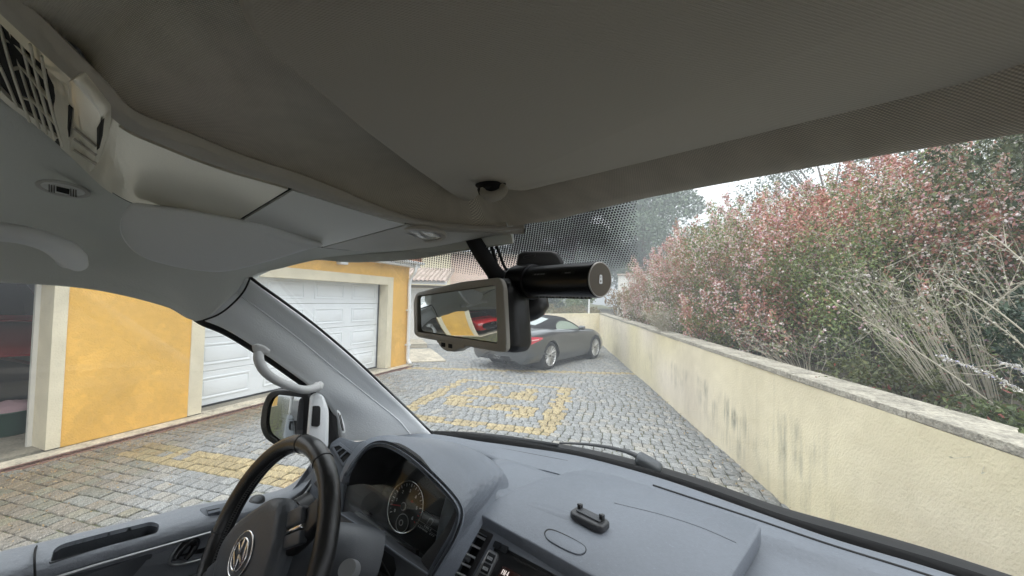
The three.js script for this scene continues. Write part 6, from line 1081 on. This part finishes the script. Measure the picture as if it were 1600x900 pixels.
// ---------------------------------------------------------------- driver's door
{
  const d = group('driver_door', van);
  const out = [[-120, 898, -0.875], [0, 864, -0.875], [60, 850, -0.875], [150, 828, -0.875], [240, 807, -0.875], [292, 793, -0.875], [357, 782, -0.872], [416, 773, -0.868], [448, 762, -0.862], [470, 745, -0.855], [492, 715, -0.85]].map(p => Xx(...p));
  const low = [[-120, 950, -0.79], [0, 918, -0.79], [67, 899, -0.79], [150, 874, -0.79], [240, 849, -0.79], [326, 825, -0.79], [374, 811, -0.788], [420, 797, -0.786], [456, 782, -0.784], [476, 764, -0.782], [496, 735, -0.78]].map(p => Xx(...p));
  const m1 = out.map((p, i) => p.clone().lerp(low[i], 0.35).add(V3(0.008, 0.012, 0))), m2 = out.map((p, i) => p.clone().lerp(low[i], 0.72).add(V3(0.014, 0.012, 0)));
  const ob = out.map(p => p.clone().add(V3(-0.004, -0.06, 0))), lb = low.map(p => p.clone().add(V3(-0.02, -0.05, 0)));
  const led = sh2([ob, out, m1, m2, low, lb], 60, 30, 0.03);
  // storage pocket cut into the ledge
  const pA = out[2].clone().lerp(m2[2], 0.5), pB = out[4].clone().lerp(m2[4], 0.5), along = pB.clone().sub(pA), across = m2[3].clone().sub(out[3]);
  let pn = along.clone().cross(across).normalize(); if (pn.y < 0) pn.negate();
  const pp = new Plane(pA.clone().lerp(pB, 0.5).addScaledVector(pn, 0.006), pn, along.clone().normalize());
  const P = [[80, 872], [84, 858], [98, 850], [160, 834], [236, 815], [249, 818], [249, 826], [170, 847], [94, 868]].map(([u, v]) => onPl(pp, u, v));
  const poly = roundPoly(P.map(p => pp.flat(p)), 0.008);
  if (THREE.ShapeUtils.area(poly) < 0) poly.reverse();
  const cutter = pp.place(new THREE.ExtrudeGeometry(shapeOf(poly), { depth: 0.17, bevelEnabled: false }).translate(0, 0, -0.09));
  const ledge = csg(led, cutter);
  mesh('ledge', ledge, M.doorGrey, d);
  { const cx = poly.reduce((a, p) => a.add(p), V2(0, 0)).divideScalar(poly.length), scl = k => poly.map(p => cx.clone().add(p.clone().sub(cx).multiplyScalar(k)).add(V2())); const sO = shapeOf(scl(1.02)); sO.holes.push(new THREE.Path(scl(0.985)));
    mesh('pocket', [pp.place(new THREE.ExtrudeGeometry(sO, { depth: 0.045, bevelEnabled: false }).translate(0, 0, -0.052)), pp.place(new THREE.ExtrudeGeometry(shapeOf(scl(1.02)), { depth: 0.004, bevelEnabled: false }).translate(0, 0, -0.056))], M.dashDark, d); }
  mesh('ledge_joint', tube([[58, 849.5], [54, 862], [53, 880], [54, 902]].map(([u, v], i) => Xx(u, v, [-0.872, -0.835, -0.795, -0.786][i]).add(V3(0.004, 0.002, 0))), 0.0016, 16, 5), M.blackMatt, d);
  const pl = new Plane(V3(-0.80, 1.0, 0), V3(1, 0, 0));
  mesh('trim_strip', tube(low.map(p => p.clone().add(V3(0.006, -0.008, 0))), 0.003, 50, 6), M.silver, d);
  mesh('door_panel', plate(pl, [[-200, 960], [0, 916], [150, 872], [330, 822], [430, 792], [470, 775], [490, 860], [480, 1100], [-200, 1300]], 0.02, { bevel: 0.003, holes: [[[265, 880], [290, 842], [330, 826], [360, 822], [345, 860], [320, 872]]] }), STD({ color: col(0.17, 0.18, 0.2), roughness: 0.4, metalness: 0.2, bumpMap: grain, bumpScale: 0.0003 }), d);
  mesh('handle_cup', plate(pl.off(-0.035), [[250, 890], [285, 830], [370, 815], [350, 880]], 0.006, { bevel: 0 }), M.black, d);
  mesh('inner_handle', taper([[274, 872], [284, 857], [296, 846], [306, 848], [300, 862], [290, 874]].map(([u, v]) => onPl(pl.off(0.008), u, v)), [0.006, 0.008, 0.009, 0.008, 0.007, 0.005], 24, 10), M.blackGloss, d);
  mesh('handle_bezel', tube([[265, 880], [290, 842], [330, 826], [360, 822], [345, 860], [320, 872]].map(([u, v]) => onPl(pl.off(0.003), u, v)), 0.0022, 60, 6, true), M.silver, d);
  mesh('pull_recess', plate(pl.off(0.004), [[120, 905], [150, 893], [190, 880], [236, 864], [230, 876], [205, 905], [160, 960], [100, 960]], 0.008, { bevel: 0.003, round: 0.006 }), M.dashDark, d);
  mesh('lower_panel', plate(pl.off(0.012), [[235, 925], [330, 890], [420, 850], [470, 860], [470, 1000], [150, 1100]], 0.012, { bevel: 0.004, round: 0.01 }), M.dashDark, d);
  const sp = new Plane(Xx(332, 796, -0.83), V3(0.35, 1, 0.1).normalize(), V3(0, 0, -1)).off(0.012);
  mesh('switch_plate', plate(sp, [[312, 794], [340, 787], [358, 784], [362, 795], [347, 800], [318, 808]], 0.008, { bevel: 0.002, round: 0.004 }), M.dash, d);
  mesh('switch', plate(sp.off(0.006), [[322, 794], [341, 789], [345, 798], [326, 803]], 0.008, { bevel: 0.001, round: 0.002 }), M.dash, d); mesh('switch_gap', plate(sp.off(0.0065), [[324, 797.5], [343, 793], [343.5, 794.5], [324.5, 799]], 0.006, { bevel: 0.0003 }), M.blackMatt, d);
  const tw = new Plane(Xx(402, 780, -0.83), V3(0.35, 1, 0.1).normalize(), V3(0, 0, -1)).off(0.012);
  mesh('tweeter', slabAt(tw, px(tw, ellipse(402, 779.5, 13, 7.5, 28, -0.25).map(p => [p.x, p.y])), 0.01, { bevel: 0.003 }), M.black, d); mesh('tweeter_mesh', slabAt(tw.off(0.001), px(tw.off(0.001), ellipse(402, 779.5, 8, 4.5, 28, -0.25).map(p => [p.x, p.y])), 0.006, { bevel: 0.001 }), M.dashDark, d);
}
// ---------------------------------------------------------------- rest of the body (shades the cabin; seen in the mirrors)
{
  const roof = [0, 0.25, 0.5, 0.75, 1].map(t => t * 1.74 - 0.87);
  vmesh('roof_panel', sh2([-0.62, 0.05, 0.4, 1.4, 2.4].map((z, j) => roof.map(x => V3(x, (j ? 1.985 : 1.89) - 0.09 * Math.pow(Math.abs(x) / 0.87, 3), j ? z : -(0.61 - 0.8 * (x + 0.15) * (x + 0.15)) + 0.02))), 20, 20, 0.02), M.whitePaint);
  for (const s of [-1, 1]) {
    vmesh('side_panel', [rbox(0.03, 0.8, 3.3, 0.01, s * 0.905, 0.66, 0.85)], M.whitePaint);
    for (const [z, w] of [[0.50, 0.16], [1.7, 0.18]]) vmesh('side_pillar', rbox(0.07, 0.62, w, 0.02, s * 0.865, 1.47, z), M.trim);
    vmesh('side_rail', rbox(0.05, 0.16, 3.0, 0.02, s * 0.88, 1.80, 1.0), M.whitePaint);
    if (s > 0) { vmesh('door_panel', rbox(0.06, 0.5, 2.6, 0.03, 0.83, 0.95, 0.6), M.dashDark); vmesh('pillar_trim', taper([V3(0.76, 1.22, -0.95), V3(0.8, 1.5, -0.66), V3(0.79, 1.8, -0.34)], [0.05, 0.045, 0.045], 16, 12), M.trim); }
  }
  vmesh('floor_pan', box(1.76, 0.06, 3.9, 0, 0.45, 0.5), M.blackMatt);
  vmesh('firewall', box(1.7, 0.7, 0.05, 0, 0.80, -0.98), M.blackMatt);
  vmesh('rear_panel', [box(1.76, 0.9, 0.05, 0, 0.85, 2.42), box(1.76, 0.3, 0.05, 0, 1.8, 2.42)], M.trim);
  for (const x of [-0.45]) { const st = group('driver_seat', van); mesh('seat_back', rbox(0.46, 0.62, 0.14, 0.06, x, 1.12, 0.47), STD({ color: col(0.04, 0.04, 0.045), roughness: 0.9 }), st); mesh('head_restraint', rbox(0.27, 0.2, 0.1, 0.045, x, 1.56, 0.5), STD({ color: col(0.04, 0.04, 0.045), roughness: 0.9 }), st); mesh('seat_cushion', rbox(0.48, 0.14, 0.5, 0.05, x, 0.84, 0.2), STD({ color: col(0.04, 0.04, 0.045), roughness: 0.9 }), st); }
}
// ---------------------------------------------------------------- dash camera on the windscreen
{
  const cR = D(937.5, 437, 0.55), cL = D(835, 440, 0.665), ax = cR.clone().sub(cL), L = ax.length(), g = group('dash_camera', scene, cL.clone().applyMatrix4(van.matrixWorld));
  tag(g, 'black cylindrical dash camera stuck to the windscreen beside the interior mirror', 'camera');
  const q = new THREE.Quaternion().setFromUnitVectors(V3(1, 0, 0), ax.clone().normalize().applyQuaternion(van.quaternion)); g.quaternion.copy(q);
  const r = 0.0268, cyl = (pts, n = 48) => new THREE.LatheGeometry(pts.map(p => V2(...p)), n).rotateZ(-Math.PI / 2);
  const bm = PHY({ color: col(0.004, 0.004, 0.005), roughness: 0.28, specularIntensity: 0.45 });
  mesh('barrel', cyl([[0, -0.03], [r * 0.97, -0.03], [r, -0.02], [r, L - 0.003], [r * 0.985, L - 0.0008], [r * 0.95, L], [0.0, L - 0.0005]].reverse()), bm, g);
  mesh('end_ring', new THREE.TorusGeometry(r * 0.93, 0.0012, 8, 60).rotateY(Math.PI / 2).translate(L, 0, 0), STD({ color: col(0.35, 0.33, 0.3), roughness: 0.35, metalness: 0.8 }), g);
  mesh('end_cap', new THREE.CylinderGeometry(r * 0.9, r * 0.9, 0.002, 48).rotateZ(Math.PI / 2).translate(L, 0, 0), STD({ color: col(0.09, 0.07, 0.045), roughness: 0.5 }), g);
  const s8 = new THREE.Shape(ellipse(0, 0.0036, 0.0026, 0.0032, 20).concat([])); const sh8 = [new THREE.Shape(roundPoly([V2(-0.0026, 0.0072), V2(0.0026, 0.0072), V2(0.0032, 0), V2(0.0036, -0.006), V2(-0.0036, -0.006), V2(-0.0032, 0)], 0.0022))]; sh8[0].holes.push(new THREE.Path(ellipse(0, 0.0036, 0.001, 0.0012, 14)), new THREE.Path(ellipse(0, -0.0024, 0.0015, 0.0017, 14)));
  mesh('button_mark', slab(sh8[0], 0.0008, 0.0001).rotateY(Math.PI / 2).translate(L + 0.0018, 0, 0), M.print, g);
  mesh('collar', cyl([[0, -0.052], [r * 1.12, -0.052], [r * 1.17, -0.046], [r * 1.17, -0.004], [r * 1.1, 0.0], [0, 0.0]].reverse()), bm, g);
  mesh('vent_teeth', Array.from({ length: 16 }, (_, i) => rbox(0.003, 0.003, 0.006, 0.0006, 0.014 + i * (L - 0.03) / 15, -r - 0.0004, 0.002)), M.black, g);
  const inv = new THREE.Matrix4().compose(g.position, g.quaternion, V3(1, 1, 1)).invert();
  // clamp up to the glass
  const loc = (u, v, d) => atDepth(u, v, d).applyMatrix4(inv);
  const mp = D(845, 402, 0.69), pl = new Plane(mp, EYEV.clone().sub(mp).normalize()), toG = gm => gm.applyMatrix4(van.matrixWorld).applyMatrix4(inv);
  mesh('mount', toG(plate(pl, [[806, 418], [810, 396], [820, 393], [862, 391], [872, 395], [882, 410], [878, 420], [830, 424]], 0.04, { bevel: 0.006, seg: 3, round: 0.006 })), M.black, g);
  mesh('mount_button', toG(plate(pl.off(0.004), [[819, 400], [838, 396.5], [835, 401.5], [817, 404]], 0.008, { bevel: 0.001, round: 0.002 })), M.black, g);
  // raised print along the barrel
  const tx = (txt, w, h, x, ang, sc) => { const t = canvasTex(256, 32, c => { c.fillStyle = '#020202'; c.fillRect(0, 0, 256, 32); c.fillStyle = '#b9bcc0'; c.font = `bold ${sc}px sans-serif`; c.textAlign = 'center'; c.textBaseline = 'middle'; c.fillText(txt, 128, 17); }); const gm = new THREE.CylinderGeometry(r + 0.0003, r + 0.0003, w, 8, 1, true, -h / r / 2, h / r).rotateZ(0); const u = gm.attributes.uv; for (let i = 0; i < u.count; i++) { const a = u.getX(i), b = u.getY(i); u.setXY(i, 1 - b, a); } gm.rotateZ(-Math.PI / 2); return [gm.rotateX(ang).translate(x, 0, 0), STD({ map: t, roughness: 0.3 })]; };
  const camDir = CP.clone().applyMatrix4(inv), ang = Math.atan2(camDir.y, camDir.z);
  for (const [txt, w, x, sc] of [['4K UHD  WIFI  GPS', 0.034, L * 0.28, 22], ['LINGDU', 0.028, L * 0.72, 22]]) { const [gm, m] = tx(txt === 'LINGDU' ? 'LUXSYCAM' : txt, w, 0.0042, x, -ang - 0.45, sc); mesh('print', gm, m, g); }
  const cab = group('camera_cable', scene, atDepth(770, 376, 0.74)); tag(cab, 'thin black camera cables hanging from the headliner behind the mirror stalk', 'cable'); const cl = (u, v, d) => atDepth(u, v, d).sub(cab.position);
  mesh('cord', tube([cl(764, 374, 0.74), cl(770, 392, 0.735), cl(776, 415, 0.73), cl(778, 440, 0.73), cl(790, 452, 0.73)], 0.0035, 30, 8), M.blackMatt, cab); mesh('cord', tube([cl(770, 374, 0.745), cl(780, 395, 0.742), cl(789, 418, 0.74), cl(800, 430, 0.735)], 0.0028, 30, 8), M.blackMatt, cab); mesh('plug', taper([cl(757, 376, 0.74), cl(772, 377, 0.74)], [0.005, 0.006], 6, 8), M.blackMatt, cab);
}
renderer.render(scene, camera);
